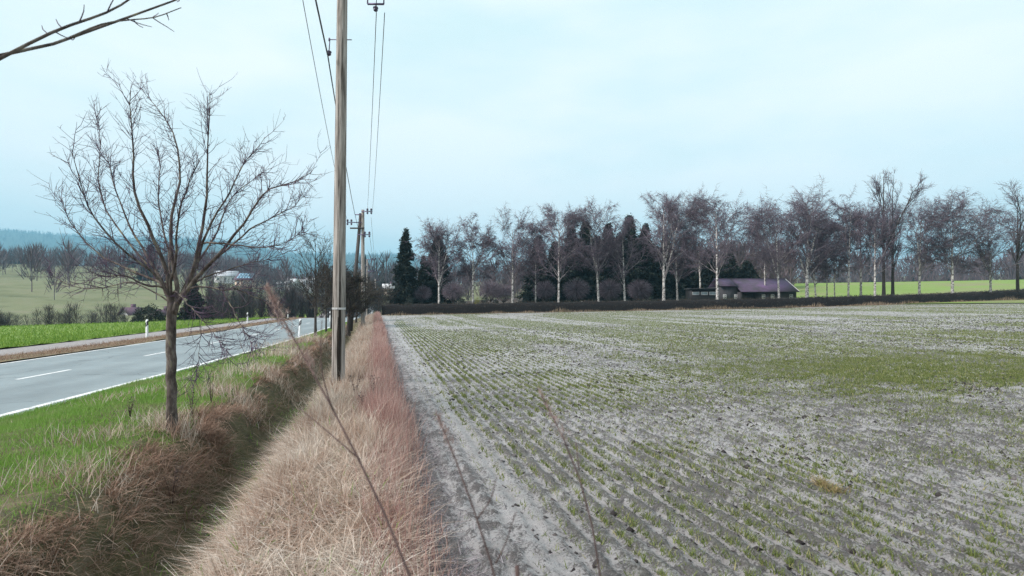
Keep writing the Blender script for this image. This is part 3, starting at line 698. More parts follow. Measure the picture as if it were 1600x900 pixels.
b_ = MB(); b_.tube([(0, 0, 0), (.01, .02, .8), (-.01, 0, 1.8)], [.075, .062, .06], 10)
idx = np.repeat(np.arange(6), (10, 6, 4, 14, 12, 12)); Q1 = spawn(LB, idx, ri(.3, .95, len(idx)), np.where(idx < 3, ri(.05, .12, len(idx)), ri(.2, .6, len(idx))), ri(.8, 1.3, len(idx)), up=.05, K=4)
tree_thing('fruit_tree', 'tree outside the frame whose bare twig reaches into the top left corner', 'tree', t0, [('trunk', b_.mesh('trunk', True), M['bark']), ('limbs', join_tubes([(LB, RB, 7)]).mesh('limbs', True), M['bark']), ('crown', join_tubes([(Q1, taper(np.full(len(Q1), .0035), 4, .5), 3)]).mesh('crown'), M['twig'])], 'bare trees along the road')

def bare_geo(H, W, r0, cs=.35, nl=14, n2=8, n3=7, up=.06, ang=(.5, 1.0), fork=0, lean=0.0, twr=.008, droop=.03, wob=.14, spread=1.25, K3=3):
    K = 9; z = np.linspace(0, 1, K); tr = []
    base = np.stack([lean * z * H + .012 * H * (vnoise(z * 3, z * 0, R.integers(0, 99)) - .5) * z, .02 * H * (vnoise(z * 3, z * 0, R.integers(0, 99)) - .5) * z, z * H * .93], 1)
    T = [base]; TRr = [r0 * (1 - .88 * z ** .9)]
    for k in range(fork):
        st = ri(.28, .5); L = H * (1 - st) * ri(.75, .95)
        T.append(spawn(base[None], np.array([0]), np.array([st]), np.array([L]), np.array([ri(.25, .5)]), up=.10, wob=.06, K=K)[0]); TRr.append(r0 * .6 * (1 - .85 * z))
    T = np.stack(T); TRr = np.stack(TRr); TRr[0, 0] *= 1.25
    idx = R.integers(0, len(T), nl); idx[:nl // 2] = 0
    t = np.sort(ri(cs, .98, nl)); sh = np.sqrt(np.clip(1 - ((t - cs - .30 * (1 - cs)) / (.85 * (1 - cs))) ** 2, .12, 1))
    L1 = W * spread * sh * ri(.75, 1.15, nl)
    B1 = spawn(T, idx, t, L1, ri(*ang, nl), up=up, wob=wob * .7, K=8, flat=.4)
    i2 = np.concatenate([np.repeat(np.arange(nl), n2)]); L2 = L1[i2] * ri(.25, .6, len(i2))
    B2 = spawn(B1, i2, ri(.2, 1, len(i2)), L2, ri(.4, .9, len(i2)), up=up * .5, wob=wob, K=5)
    i3 = np.repeat(np.arange(len(B2)), n3); L3 = W * ri(.10, .32, len(i3))
    B3 = spawn(B2, i3, ri(.15, 1, len(i3)), L3, ri(.3, 1.0, len(i3)), up=-droop, wob=wob, K=K3, sag=droop if K3 == 2 else 0)
    zt = max(np.percentile(B3[:, -1, 2], 99.7), T[0, -1, 2]); cx = np.median(B3[:, -1, 0]); wq = np.percentile(np.abs(B3[:, -1, 0] - cx), 96)
    fz_ = H / zt; fw_ = float(np.clip(W / wq, .55, 1.5))
    for Q in (T, B1, B2, B3): Q[:, :, 2] *= fz_; Q[:, :, :2] *= fw_
    r1 = r0 * (.42 - .25 * t)
    trunk = join_tubes([(T, TRr, 8)]); limbs = join_tubes([(B1, taper(r1, 8, .25), 5)])
    crown = join_tubes([(B2, taper(r1[i2] * .38, 5, .4), 3)] + ([] if K3 == 2 else [(B3, taper(np.full(len(B3), twr), K3, .5), 3)]))
    if K3 == 2: crown.add(*cones(B3, twr * 1.3))
    return trunk.mesh('trunk', True), limbs.mesh('limbs', True), crown.mesh('crown')

# --- roadside trees behind the near pole
def place(px, d): x = (px - 800) / F * d; return np.array([x, d, float(gz(x, d)) - .08])
for (px, d, py_top, W, r0, kw, lab) in [
    (493, 31, 352, 1.0, .085, dict(cs=.22, nl=22, n2=8, n3=7, twr=.007, up=.16, ang=(.6, 1.0), spread=2.0), 'slender bare tree on the verge beside the tilted marker post'),
    (509.5, 36, 415, 1.1, .07, dict(cs=.32, nl=16, n2=10, n3=9, twr=.010), 'small twiggy tree just left of the near pole'),
    (517.5, 40, 410, 1.2, .07, dict(cs=.32, nl=14, n2=9, n3=9, twr=.011), 'thin tree half hidden at the left edge of the near pole'),
    (544, 39, 412, 1.7, .16, dict(cs=.30, nl=20, n2=11, n3=11, twr=.016, lean=.02), 'dark thick trunked tree just right of the near pole'),
    (556, 52, 418, 2.2, .10, dict(cs=.25, nl=18, n2=11, n3=11, twr=.020, lean=.06), 'dark bushy tree behind the double pole'),
    (592, 88, 432, 3.2, .14, dict(cs=.2, nl=16, n2=9, n3=8, twr=.025), 'spreading bare tree by the road bend near the hedge end')]:
    bb = place(px, d); Ht = P(px, py_top, d)[2] - bb[2]
    g_ = bare_geo(Ht, W, r0, **kw)
    tree_thing('roadside_tree', lab, 'tree', bb, [('trunk', g_[0], M['dark_bark']), ('limbs', g_[1], M['dark_bark']), ('crown', g_[2], M['dark_twig'])], 'bare trees along the road')

# --- birches behind the hedge: trunk px, depth, top row, half width px, trunk radius, fork, lean, label
BIRCH = [
    (686, 82, 343, 30, .19, 1, .00, 'birch with low right fork, leftmost of the row behind the hedge'),
    (739, 83, 338, 27, .17, 1, .00, 'slim white birch twice forked, second from the left end of the hedge'),
    (801, 83, 326, 37, .21, 0, .00, 'broad crowned birch with rough dark trunk, third of the row'),
    (837, 86, 346, 18, .14, 0, .00, 'narrow pale birch with a thin crown, right of the broad rough trunked one'),
    (873, 81, 319, 31, .19, 1, .00, 'tall white birch with a V of limbs before dark conifers'),
    (936, 82, 316, 33, .20, 1, -.05, 'white birch leaning left in front of the dark conifers'),
    (977, 83, 340, 25, .19, 1, -.04, 'short crowned white birch with crooked arms before the conifers'),
    (1037, 83, 296, 42, .27, 2, .00, 'biggest purple crowned birch with many stems in mid row'),
    (1059, 87, 330, 26, .18, 0, -.03, 'darker birch close beside the biggest purple birch'),
    (1095, 97, 312, 30, .20, 0, -.03, 'birch whose trunk rises behind the flat roofed hut'),
    (1121, 80, 302, 38, .23, 0, -.01, 'white birch standing between hut and barn with low bent arms'),
    (1196, 97, 322, 28, .16, 0, -.02, 'thin birch in front of the barn roof centre'),
    (1218, 82, 308, 42, .20, 1, -.05, 'birch leaning left before the right half of the barn'),
    (1261, 83, 292, 48, .29, 2, .00, 'stout birch with wide domed crown at the barn right end'),
    (1276, 88, 350, 26, .15, 0, -.09, 'small bent birch against the stout domed one'),
    (1292, 90, 345, 20, .12, 0, .00, 'first thin white stem before the green meadow'),
    (1304, 92, 338, 20, .12, 0, .00, 'second thin stem before the green meadow, right of the first'),
    (1325, 84, 308, 30, .16, 0, .03, 'slightly slanting white birch before the green meadow'),
    (1345, 86, 318, 28, .20, 0, .00, 'dark mottled birch in front of the meadow'),
    (1367, 82, 325, 28, .19, 0, .00, 'mottled birch left of the two tall dark trunks'),
    (1436, 85, 312, 36, .20, 1, .02, 'birch just right of the two tall dark trunks'),
    (1488, 84, 300, 42, .23, 0, .00, 'broad birch second from the right edge'),
    (1548, 86, 318, 34, .19, 1, -.02, 'forked birch at the far right edge'),
]
for k, (px, d, pt, hw, r0, fk, ln, lab) in enumerate(BIRCH):
    bb = place(px, d); Ht = P(px, pt, d)[2] - bb[2]; W = hw / F * d * 1.32
    g_ = bare_geo(Ht * 1.02, W, r0, cs=.30, nl=26 + 3 * fk, n2=12, n3=20, up=.04, ang=(.4, 1.1), fork=fk, lean=ln, twr=.014, droop=.6, wob=.2, spread=1.5, K3=2)
    tree_thing('birch_tree', lab, 'tree', bb, [('trunk', g_[0], M['birch_bark']), ('limbs', g_[1], M['birch_limb']), ('crown', g_[2], M['birch_twig'])], 'birch row behind the hedge')
for (px, d, pt, hw, lab) in [(1381, 84, 264, 30, 'left one of the two tall dark leafless trees at right'), (1395, 86, 262, 36, 'right one of the two tall dark leafless trees at right'), (1590, 88, 280, 40, 'tall dark leafless tree at the right edge of the frame')]:
    bb = place(px, d); Ht = P(px, pt, d)[2] - bb[2]
    g_ = bare_geo(Ht, hw / F * d, .26, cs=.28, nl=22, n2=9, n3=8, up=.12, ang=(.3, .6), fork=1, twr=.016, droop=-.03)
    tree_thing('tall_tree', lab, 'tree', bb, [('trunk', g_[0], M['dark_bark']), ('limbs', g_[1], M['dark_bark']), ('crown', g_[2], M['birch_twig'])], 'tall dark trees at the right')

# --- conifers
def conifer_geo(H, W, nb=190, m_=40, skirt=.06, irregular=.35):
    f = np.sort(ri(skirt, .995, nb)); prof = (1 - f) ** .95 * (1 - .12 * np.cos(f * 40)) + .03
    L = W * prof * ri(1 - irregular, 1.12, nb); az = ri(0, 6.283, nb)
    t = ri(.02, 1, (nb, m_)) ** .6; dr = ri(-.12, .25, nb)[:, None]
    c, s_ = np.cos(az)[:, None], np.sin(az)[:, None]; rr_ = L[:, None] * t
    px_ = rr_ * c; py_ = rr_ * s_; pz = f[:, None] * H - rr_ * (.16 + dr) + .12 * rr_ * t
    p_ = np.stack([px_, py_, pz], -1) + R.normal(size=(nb, m_, 3)) * (.05 * W)
    tip = p_ + nrm(np.stack([c * np.ones_like(t) + ri(-1, 1, t.shape), s_ * np.ones_like(t) + ri(-1, 1, t.shape), ri(-1.1, .15, t.shape)], -1)) * (.20 * W * ri(.5, 1.3, t.shape) * (.3 + .7 * prof[:, None]))[..., None]
    sd = nrm(R.normal(size=p_.shape)) * (.045 * W * ri(.6, 1.3, t.shape))[..., None]
    V = np.stack([p_ - sd, p_ + sd, tip], 2).reshape(-1, 3)
    crown = raw_mesh('crown', V, np.arange(len(V)).reshape(-1, 3))
    b_ = MB(); b_.tube([(0, 0, -.2), (0, 0, H * .5), (0, 0, H * .98)], [.02 * H, .012 * H, .002 * H], 6)
    return b_.mesh('trunk', True), crown
for (px, d, pt, hw, lab) in [
    (634, 92, 358, 22, 'lone dark spruce at the left end of the hedge'), (684, 96, 370, 28, 'dark conifer behind the leftmost birch'),
    (662, 99, 400, 16, 'small dark conifer between the lone spruce and the leftmost birch'),
    (842, 100, 370, 24, 'dark conifer behind the narrow pale birch'), (893, 101, 358, 28, 'dark conifer left of the leaning birch'), (866, 105, 378, 22, 'lower dark conifer behind the V limbed birch'),
    (915, 104, 350, 30, 'dense dark conifer directly behind the leaning birch'), (950, 101, 352, 28, 'dark conifer between leaning and crooked birches'), (984, 102, 338, 26, 'tallest dark conifer behind the crooked armed birch'),
    (1008, 104, 352, 26, 'dark conifer left of the biggest purple birch'), (1040, 106, 372, 26, 'dark conifer hidden behind the biggest purple birch'), (1106, 106, 392, 26, 'dark conifer behind the flat roofed hut'),
    (1140, 110, 398, 26, 'dark conifer behind the left end of the barn'), (1072, 108, 398, 24, 'low dark conifer left of the hut'), (1168, 112, 410, 24, 'dark conifer behind the barn roof'),
    (878, 114, 388, 34, 'broad low conifer in the dark mass behind the V limbed birch'), (904, 118, 376, 34, 'broad conifer deep in the dark mass left of the leaning birch'), (932, 116, 372, 34, 'broad conifer deep in the dark mass right of the leaning birch'),
    (966, 118, 370, 34, 'broad conifer deep in the dark mass left of the crooked birch'), (998, 116, 376, 34, 'broad conifer deep in the dark mass right of the crooked birch'), (1026, 118, 388, 34, 'broad conifer deep in the dark mass before the biggest birch')]:
    bb = place(px, d); Ht = P(px, pt, d)[2] - bb[2]; g_ = conifer_geo(Ht, hw / F * d * 1.45, nb=300)
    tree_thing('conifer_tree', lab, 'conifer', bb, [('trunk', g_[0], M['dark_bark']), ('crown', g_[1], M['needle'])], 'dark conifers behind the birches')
# thuja and pines across the road
for (px, d, pt, hw, lab) in [(303, 74, 440, 26, 'broad dark cypress behind the fruit tree trunk, across the road'), (236, 285, 382, 20, 'tall dark spruce on the slope left of the fruit tree'), (262, 300, 400, 12, 'smaller spruce on the slope beside the tall one')]:
    bb = place(px, d); Ht = P(px, pt, d)[2] - bb[2]; g_ = conifer_geo(Ht, hw / F * d, nb=220, skirt=.02, irregular=.2)
    tree_thing('conifer_tree', lab, 'conifer', bb, [('trunk', g_[0], M['dark_bark']), ('crown', g_[1], M['needle'])], 'conifers across the road')

# --- clipped globe trees in the churchyard
def globe_geo(r, h0):
    n_ = 900; dv = nrm(R.normal(size=(n_, 3)) * np.array([1, 1, .9])); q = ri(.1, .7, n_)
    st = np.stack([dv * (r * q)[:, None], dv * (r * (q * .5 + .5))[:, None] + R.normal(size=(n_, 3)) * .04, dv * (r * ri(.88, 1.08, n_))[:, None] + R.normal(size=(n_, 3)) * .05], 1) * np.array([1.12, 1.12, .92]); st[:, :, 2] += h0 + r
    n2 = 14; d2 = nrm(np.c_[R.normal(size=(n2, 2)) * .7, np.ones(n2)]); st2 = np.stack([np.tile([[0, 0, h0]], (n2, 1)), np.tile([[0, 0, h0]], (n2, 1)) + d2 * r * .5, np.tile([[0, 0, h0]], (n2, 1)) + d2 * r * 1.1], 1)
    b_ = MB(); b_.tube([(0, 0, -.1), (0, .02, h0 + .1)], [.09, .07], 8); V2, F2 = tubes(st2, taper(np.full(n2, .035), 3), 4); b_.add(V2, f4=F2)
    return b_.mesh('trunk', True), join_tubes([(st, taper(np.full(n_, .016), 3, .5), 3)]).mesh('crown')
for k, (px, d, pc, rp, lab) in enumerate([(708, 90, 455, 17, 'round clipped tree right of the leftmost birch'), (767, 90, 454, 18, 'round clipped tree between second and third birch'), (787, 93, 457, 16, 'round clipped tree left of the broad rough birch'),
    (851, 89, 453, 17, 'round clipped tree beside the narrow pale birch'), (900, 88, 452, 20, 'neatest round clipped tree, left of the leaning birch'), (952, 88, 452, 19, 'round clipped tree between leaning and crooked birches'), (1000, 89, 453, 19, 'round clipped tree right of the crooked birch'), (660, 92, 458, 14, 'round clipped tree by the lone spruce')]):
    bb = place(px, d); c = P(px, pc, d)[2] - bb[2]; r = rp / F * d; g_ = globe_geo(r, max(.5, c - r))
    tree_thing('globe_tree', lab, 'tree', bb, [('trunk', g_[0], M['dark_bark']), ('crown', g_[1], M['globe'])], 'round clipped trees behind the hedge')

# --- leafy and bare shrubs
def leaf_bush(W, H, n_=1500, size=.12):
    dv = nrm(R.normal(size=(n_, 3))); dv[:, 2] = np.abs(dv[:, 2]) * 1.0; q = ri(.45, 1.0, n_) ** .5 * (.78 + .4 * vnoise(dv[:, 0] * 3 + 5, dv[:, 1] * 3 + dv[:, 2] * 2, 5))
    p_ = dv * q[:, None] * np.array([W, W, H]); a = nrm(R.normal(size=(n_, 3))) * size; b2 = nrm(R.normal(size=(n_, 3))) * size * .6
    V = np.stack([p_ - b2, p_ + b2, p_ + a], 1).reshape(-1, 3)
    b_ = MB()
    for k in range(5):
        e_ = nrm(R.normal(size=3) * np.array([.6, .6, .1]) + np.array([0, 0, 1.])); b_.tube([(0, 0, -.1), tuple(e_ * H * .4), tuple(e_ * H * .8)], [.05, .035, .01], 5)
    return b_.mesh('stems', True), raw_mesh('foliage', V, np.arange(len(V)).reshape(-1, 3))
def shrub(name, px, d, pt, hw, mat_, lab, n_=1500, size=.12, group=None, cat='shrub'):
    bb = place(px, d); H = P(px, pt, d)[2] - bb[2]; g_ = leaf_bush(hw / F * d, H, n_, size)
    return tree_thing(name, lab, cat, bb, [('stems', g_[0], M['dark_bark']), ('foliage', g_[1], mat_)], group)
shrub('golden_shrub', 746, 84, 464, 7, M['gold_leaf'], 'small golden green shrub behind the hedge beside the second birch', 900, .09)
for (px, d, pt, hw, lab) in [(757, 87, 462, 9, 'dark evergreen shrub right of the golden one'), (722, 88, 464, 9, 'dark evergreen shrub left of the second birch'), (775, 87, 466, 8, 'low evergreen shrub left of the broad birch'), (1047, 92, 466, 9, 'pale grey shrub left of the hut'), (640, 88, 462, 10, 'dark evergreen shrub at the foot of the lone spruce'), (820, 88, 465, 10, 'dark evergreen shrub between broad and narrow birches'), (925, 90, 464, 12, 'dark evergreen shrub behind the leaning birch foot')]:
    shrub('evergreen_shrub', px, d, pt, hw, M['evergreen'], lab, 1100, .12, 'evergreen shrubs behind the hedge')
shrub('evergreen_shrub', 233, 66, 477, 27, M['evergreen'], 'rounded dark bush across the road, left of the fruit tree trunk', 2600, .16)
# belt of bare shrubs along the far side of the crop strip
px_list = [(-40, 66), (20, 68), (80, 66), (130, 70), (180, 68), (275, 76), (335, 80), (356, 84), (380, 82), (402, 88), (424, 86), (446, 92), (468, 96), (490, 98), (512, 104), (534, 108), (556, 112), (578, 120), (604, 128)]
names_ = ['far left of the frame', 'second from the left edge', 'third from the left edge', 'fourth from the left edge', 'left of the round dark bush', 'between dark bush and cypress', 'right beside the broad cypress', 'second right of the cypress', 'behind the middle marker post', 'third right of the cypress', 'below the village houses', 'behind the farthest marker post', 'right of the farthest marker post', 'behind the slender verge tree', 'left of the near pole', 'behind the near pole', 'right of the near pole', 'behind the double pole', 'by the road bend']
for (px, d), nm in zip(px_list, names_):
    bb = place(px, d); H = P(px, ri(436, 452), d)[2] - bb[2] if px > 300 else ri(1.4, 4.0)
    fb = far_bare(np.c_[ri(-2.2, 2.2, 9), ri(-1.6, 1.6, 9), np.zeros(9)], ri(.45, 1.1, 9) * H, ri(.7, 1.7, 9), 240, .0055, .05)
    tree_thing('bare_shrub', 'dark bare shrub across the crop strip, ' + nm, 'shrub', bb, [('crown', fb.mesh('crown'), M['shrub'])], 'belt of bare shrubs across the road')
    
pos = np.vstack([scatter_px(150, 325, 640, 105, 175), scatter_px(70, 325, 640, 175, 230), scatter_px(40, -60, 330, 72, 84)])
h = np.where(pos[:, 1] > 90, ri(3.0, 6.0, len(pos)), ri(1.5, 2.8, len(pos))); far_bare(pos, h, h * .42, 130, .009, .05).build('roadside_thicket', M['shrub'])
tag(bpy.data.objects['roadside_thicket'], 'dark tangled thicket of bare bushes between road and village', 'thicket', kind='stuff')
# ------------------------------------------------------------------ hedge
hx = np.array([P(597, 490, 72.5)[:2], P(1000, 486, 77)[:2], P(1400, 478, 82)[:2], P(1750, 474, 88)[:2]])
def along(pts, n_, jit=0.0):
    s_ = np.concatenate([[0], np.cumsum(np.linalg.norm(np.diff(pts, axis=0), axis=1))]); t = np.linspace(0, s_[-1], n_) if not jit else ri(0, s_[-1], n_)
    return np.stack([np.interp(t, s_, pts[:, k]) for k in (0, 1)], 1)
def hedge_build(pts, h, w, name, label, n_):
    e = empty(name, (pts[0][0], pts[0][1], float(gz(*pts[0])))); o0 = np.array(e.location)
    c = along(pts, 160); nor = np.stack([-np.gradient(c[:, 1]), np.gradient(c[:, 0])], 1); nor = nor / np.linalg.norm(nor, axis=1, keepdims=True)
    sec = [(-.5, 0), (-.5, .55), (-.42, .93), (0, 1), (.42, .93), (.5, .55), (.5, 0)]
    V = []
    for a_, z_ in sec:
        q = c + nor * (a_ * w * .86); V.append(np.c_[q, gz(q[:, 0], q[:, 1]) + z_ * h * .93 + .06 * R.normal(size=len(q)) * (z_ > 0)])
    V = np.stack(V, 1); i = (np.arange(159)[:, None] * 7 + np.arange(6)[None]).ravel(); f4 = np.stack([i, i + 1, i + 8, i + 7], 1)
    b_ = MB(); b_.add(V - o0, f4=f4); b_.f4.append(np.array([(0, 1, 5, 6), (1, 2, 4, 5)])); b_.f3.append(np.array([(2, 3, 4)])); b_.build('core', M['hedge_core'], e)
    q = along(pts, n_, 1); ref = nor[0]; a_ = ri(-.5, .5, n_); z_ = ri(0, 1, n_) ** .7
    p_ = np.c_[q + ref * (a_ * w)[:, None], gz(q[:, 0], q[:, 1]) + z_ * h * (.88 + .16 * fbm(q[:, 0] * 1.6, q[:, 1] * 1.6, 2, 5))]
    p_[:, 2] += np.where(z_ > .85, ri(0, .14, n_), 0)
    dv = nrm(R.normal(size=(n_, 3)) + np.array([0, 0, .9]) + np.c_[ref[None] * np.sign(a_)[:, None] * .5, np.zeros(n_)]) * ri(.10, .34, n_)[:, None]
    sd = nrm(R.normal(size=(n_, 3))) * ri(.008, .03, n_)[:, None]
    V = np.stack([p_ - sd, p_ + sd, p_ + dv], 1).reshape(-1, 3) - o0
    obj('foliage', raw_mesh('foliage', V, np.arange(len(V)).reshape(-1, 3)), M['hedge'], e)
    return tag(e, label, 'hedge')
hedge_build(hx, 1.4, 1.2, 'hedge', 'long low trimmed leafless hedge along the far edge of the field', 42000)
hx2 = np.array([P(1236, 470, 97)[:2], P(1420, 466, 98)[:2], P(1720, 465, 104)[:2]])
hedge_build(hx2, .95, .9, 'hedge', 'second lower dark hedge behind the birch stems before the green meadow', 12000)

# ------------------------------------------------------------------ barn, hut, village houses, gravestones
M['boards'] = mat_noise('dark boards', [(.3, (.035, .033, .038)), (.7, (.085, .08, .085))], 3, stretch=(6, 6, .2), rough=.85, bump=.5, bdist=.03)
M['boards_grey'] = mat_noise('grey boards', [(.3, (.042, .043, .05)), (.7, (.09, .09, .10))], 3, stretch=(6, 6, .2), rough=.85, bump=.5, bdist=.03)
M['tiles'] = mat_noise('mossy plum tiles', [(.35, (.075, .068, .085)), (.5, (.115, .085, .145)), (.7, (.18, .11, .235))], .45, rough=.8, bump=.6, bscale=6, bdist=.05)
M['pane'] = mat_plain('window pane', (.10, .12, .14), .12)
M['painted_reflection_pane'] = mat_plain('pane with painted reflection', (.40, .50, .55), .15)  # hut glass: pale reflection painted into the base colour
M['frame'] = mat_plain('white frame', (.72, .73, .74), .5)
M['render_white'] = mat_plain('white wall', (.72, .73, .75), .8)
M['render_cream'] = mat_plain('cream wall', (.68, .55, .45), .8)
M['roof_red'] = mat_plain('red plum roof', (.105, .06, .09), .7)
M['roof_grey'] = mat_plain('pale grey roof', (.46, .48, .52), .7)
M['roof_white'] = mat_plain('white sheet roof', (.70, .71, .73), .6)
M['solar'] = mat_noise('solar panel', [(.3, (.10, .22, .33)), (.7, (.20, .36, .48))], 1.5, rough=.2, spec=.6)
M['stone'] = mat_noise('grave granite', [(.3, (.05, .05, .055)), (.7, (.30, .30, .31))], 3, rough=.4)

def window(e, x0, x1, z0, z1, y, pane='pane', bars=True):
    f_ = MB(); t = min(.09, .14 * (x1 - x0))
    f_.box((x0, y - .05, z0), (x0 + t, y + .02, z1)).box((x1 - t, y - .05, z0), (x1, y + .02, z1)).box((x0 + t, y - .05, z0), (x1 - t, y + .02, z0 + t)).box((x0 + t, y - .05, z1 - t), (x1 - t, y + .02, z1))
    if bars:
        xm = (x0 + x1) / 2; f_.box((xm - .03, y - .045, z0 + t), (xm + .03, y + .02, z1 - t)); zm = (z0 + z1) / 2; f_.box((x0 + t, y - .043, zm - .02), (xm - .03, y + .02, zm + .02)).box((xm + .03, y - .043, zm - .02), (x1 - t, y + .02, zm + .02))
    w_ = f_.build('window', M['frame'], e)
    p_ = MB(); p_.box((x0 + t * .6, y - .02, z0 + t * .6), (x1 - t * .6, y + .01, z1 - t * .6)); p_.build('pane', M[pane], w_)
def slab(b_, pts, th):
    p_ = np.array(pts, float); nn = np.cross(p_[1] - p_[0], p_[3] - p_[0]); nn = nn / np.linalg.norm(nn) * th
    b_.add(np.vstack([p_, p_ + nn]), f4=[(0, 3, 2, 1), (4, 5, 6, 7), (0, 1, 5, 4), (1, 2, 6, 5), (2, 3, 7, 6), (3, 0, 4, 7)])
# barn
DB = 96.0; k_ = DB / F
bx, by = (1125 - 800) * k_, DB; gB = float(gz(bx + 6, by))
barn = empty('barn', (bx, by, gB - .1)); tag(barn, 'long low barn with plum tiled roof and stepped eaves behind the hedge', 'barn')
def bz(py): return ZC + (HOR - py) * k_ - (gB - .1)
Lb = 118 * k_; xs = 28 * k_; ridge = bz(436); e1 = bz(447.5); e2 = bz(456.5); dp = 7.0
b_ = MB(); b_.box((.1, .35, 0), (xs, dp, e1 - .05)); b_.build('wall', M['boards_grey'], barn)
yb = -1.1
b_ = MB(); b_.box((xs + .002, yb + .5, 0), (xs + 5 * k_, dp - .02, e2 - .02)).box((xs + 31 * k_, yb + .5, 0), (Lb - .15, dp - .02, e2 - .02)).box((xs + 5 * k_, yb + 2.3, 0), (xs + 31 * k_, dp - .03, e2 - .02)); b_.build('wall', M['boards'], barn)
b_ = MB(); b_.add([(Lb - .3, yb + .5, e2 - .02), (Lb - .3, dp, e2 - .02), (Lb - .3, 3.2, ridge - .12), (Lb - .4, yb + .5, e2 - .02), (Lb - .4, dp, e2 - .02), (Lb - .4, 3.2, ridge - .12)], f3=[(0, 1, 2), (3, 5, 4)]); b_.build('gable', M['boards'], barn)
rf = MB()
slab(rf, [(0, 0, e1), (xs + .03, 0, e1), (xs + .03, 3.2, ridge), (0.15, 3.2, ridge)], .12)
slab(rf, [(xs + .032, yb, e2), (Lb + .1, yb, e2), (Lb - .2, 3.2, ridge + .002), (xs + .032, 3.2, ridge + .002)], .12)
slab(rf, [(.15, 3.2, ridge + .004), (Lb - .2, 3.2, ridge + .004), (Lb + .1, dp + .5, e2), (0, dp + .5, e2)], .12)
ro = rf.build('roof', M['tiles'], barn)
b_ = MB(); b_.tube([(Lb + .12, yb - .02, e2 + .06), (Lb - .17, 3.2, ridge + .1)], .09, 5); b_.build('verge_board', M['frame'], ro)
b_ = MB(); b_.tube([(.1, 3.2, ridge + .13), (Lb - .2, 3.2, ridge + .13)], .10, 6); b_.build('ridge_tiles', M['tiles'], ro)
for (a, c, y) in ((6, 11, .345), (23.5, 28, .345), (63, 68, yb + .495), (77, 82, yb + .495), (106, 111, yb + .495)):
    window(barn, a * k_, c * k_, bz(467), bz(460), y)
b_ = MB(); b_.box((xs + 8 * k_, yb + 2.25, 0), (xs + 18 * k_, yb + 2.32, bz(459.5))); b_.build('door', M['pole_dark'], barn)
# hut
DH = 92.0; k2 = DH / F; hx0 = (1080 - 800) * k2; gH = float(gz(hx0, DH)) - .1
hut = empty('hut', (hx0, DH, gH)); tag(hut, 'small black flat roofed hut with a strip of pale windows left of the barn', 'hut')
def hz_(py): return ZC + (HOR - py) * k2 - gH
b_ = MB(); b_.box((0, 0, 0), (40 * k2, 3, hz_(452.2))); b_.build('wall', M['black'], hut)
b_ = MB(); b_.box((-.2, -.4, hz_(452)), (41 * k2, 3.2, hz_(450.4))); b_.build('roof', M['boards_grey'], hut)
for a, c in ((1.5, 12.5), (15, 26), (28, 39)): window(hut, a * k2, c * k2, hz_(461), hz_(456), -.03, 'painted_reflection_pane', False)
# village houses
def house(px, pyb, d, w, dep, wh, rh, rz, wall, roof, label, solar=False, wins=3):
    x = (px - 800) / F * d; z0 = min(float(gz(x, d)), ZC + (HOR - pyb) / F * d) - .3
    e = empty('house', (x, d, z0)); e.rotation_euler = (0, 0, rz); tag(e, label, 'house', 'village houses on the slope')
    wh = wh + (ZC + (HOR - pyb) / F * d - z0)
    b_ = MB(); h2 = w / 2; d2 = dep / 2
    b_.add([(-h2, -d2, 0), (h2, -d2, 0), (h2, d2, 0), (-h2, d2, 0), (-h2, -d2, wh), (h2, -d2, wh), (h2, d2, wh), (-h2, d2, wh), (-h2, 0, wh + rh), (h2, 0, wh + rh)],
           f4=[(0, 1, 5, 4), (1, 2, 6, 5), (2, 3, 7, 6), (3, 0, 4, 7)], f3=[(5, 6, 9), (7, 4, 8)]); b_.build('wall', M[wall], e)
    r_ = MB(); o_ = .5; sl = rh / d2
    slab(r_, [(-h2 - o_, -d2 - o_, wh - sl * o_ + .05), (h2 + o_, -d2 - o_, wh - sl * o_ + .05), (h2 + o_, 0, wh + rh + .05), (-h2 - o_, 0, wh + rh + .05)], .2)
    slab(r_, [(-h2 - o_, 0, wh + rh + .054), (h2 + o_, 0, wh + rh + .054), (h2 + o_, d2 + o_, wh - sl * o_ + .05), (-h2 - o_, d2 + o_, wh - sl * o_ + .05)], .2)
    rfo = r_.build('roof', M[roof], e)
    b_ = MB(); b_.box((h2 * .3, .3, wh + rh * .6), (h2 * .3 + .7, 1.0, wh + rh + .9)); b_.build('chimney', M['roof_red'], rfo)
    if solar:
        for i in range(6):
            for j in range(2):
                xa = -h2 + .4 + i * (w - .8) / 6; xb = xa + (w - .8) / 6 - .15; ya = -d2 + .3 + j * (d2 - .5) / 2 + d2 * 0; yb_ = ya + (d2 - .5) / 2 - .12
                za = wh + rh + .34 + ya * sl; zb = wh + rh + .34 + yb_ * sl
                s_ = MB(); slab(s_, [(xa, ya, za), (xb, ya, za), (xb, yb_, zb), (xa, yb_, zb)], .06); s_.build('solar_panel', M['solar'], rfo)
    for i in range(wins):
        xw = -h2 + (i + .5) * w / wins - .5; window(e, xw, xw + 1.0, wh - 2.0, wh - .7, -d2 - .02)
    return e
house(354, 442, 290, 10.0, 9, 3.2, 2.6, .35, 'render_white', 'roof_grey', 'white village house with pale grey roof seen right of the fruit tree crotch')
house(389, 446, 268, 9.0, 8, 2.6, 3.0, -.1, 'render_cream', 'roof_red', 'cream village house with plum roof and blue solar panels', solar=True)
house(253, 428, 330, 4.5, 6, 2.4, 2.2, .9, 'render_white', 'roof_red', 'little pink roofed house high up the slope behind the fruit tree', wins=1)
house(206, 498, 125, 3.0, 2.8, 1.0, 1.3, 1.2, 'render_white', 'roof_red', 'white gabled house half hidden by the round dark bush', wins=1)
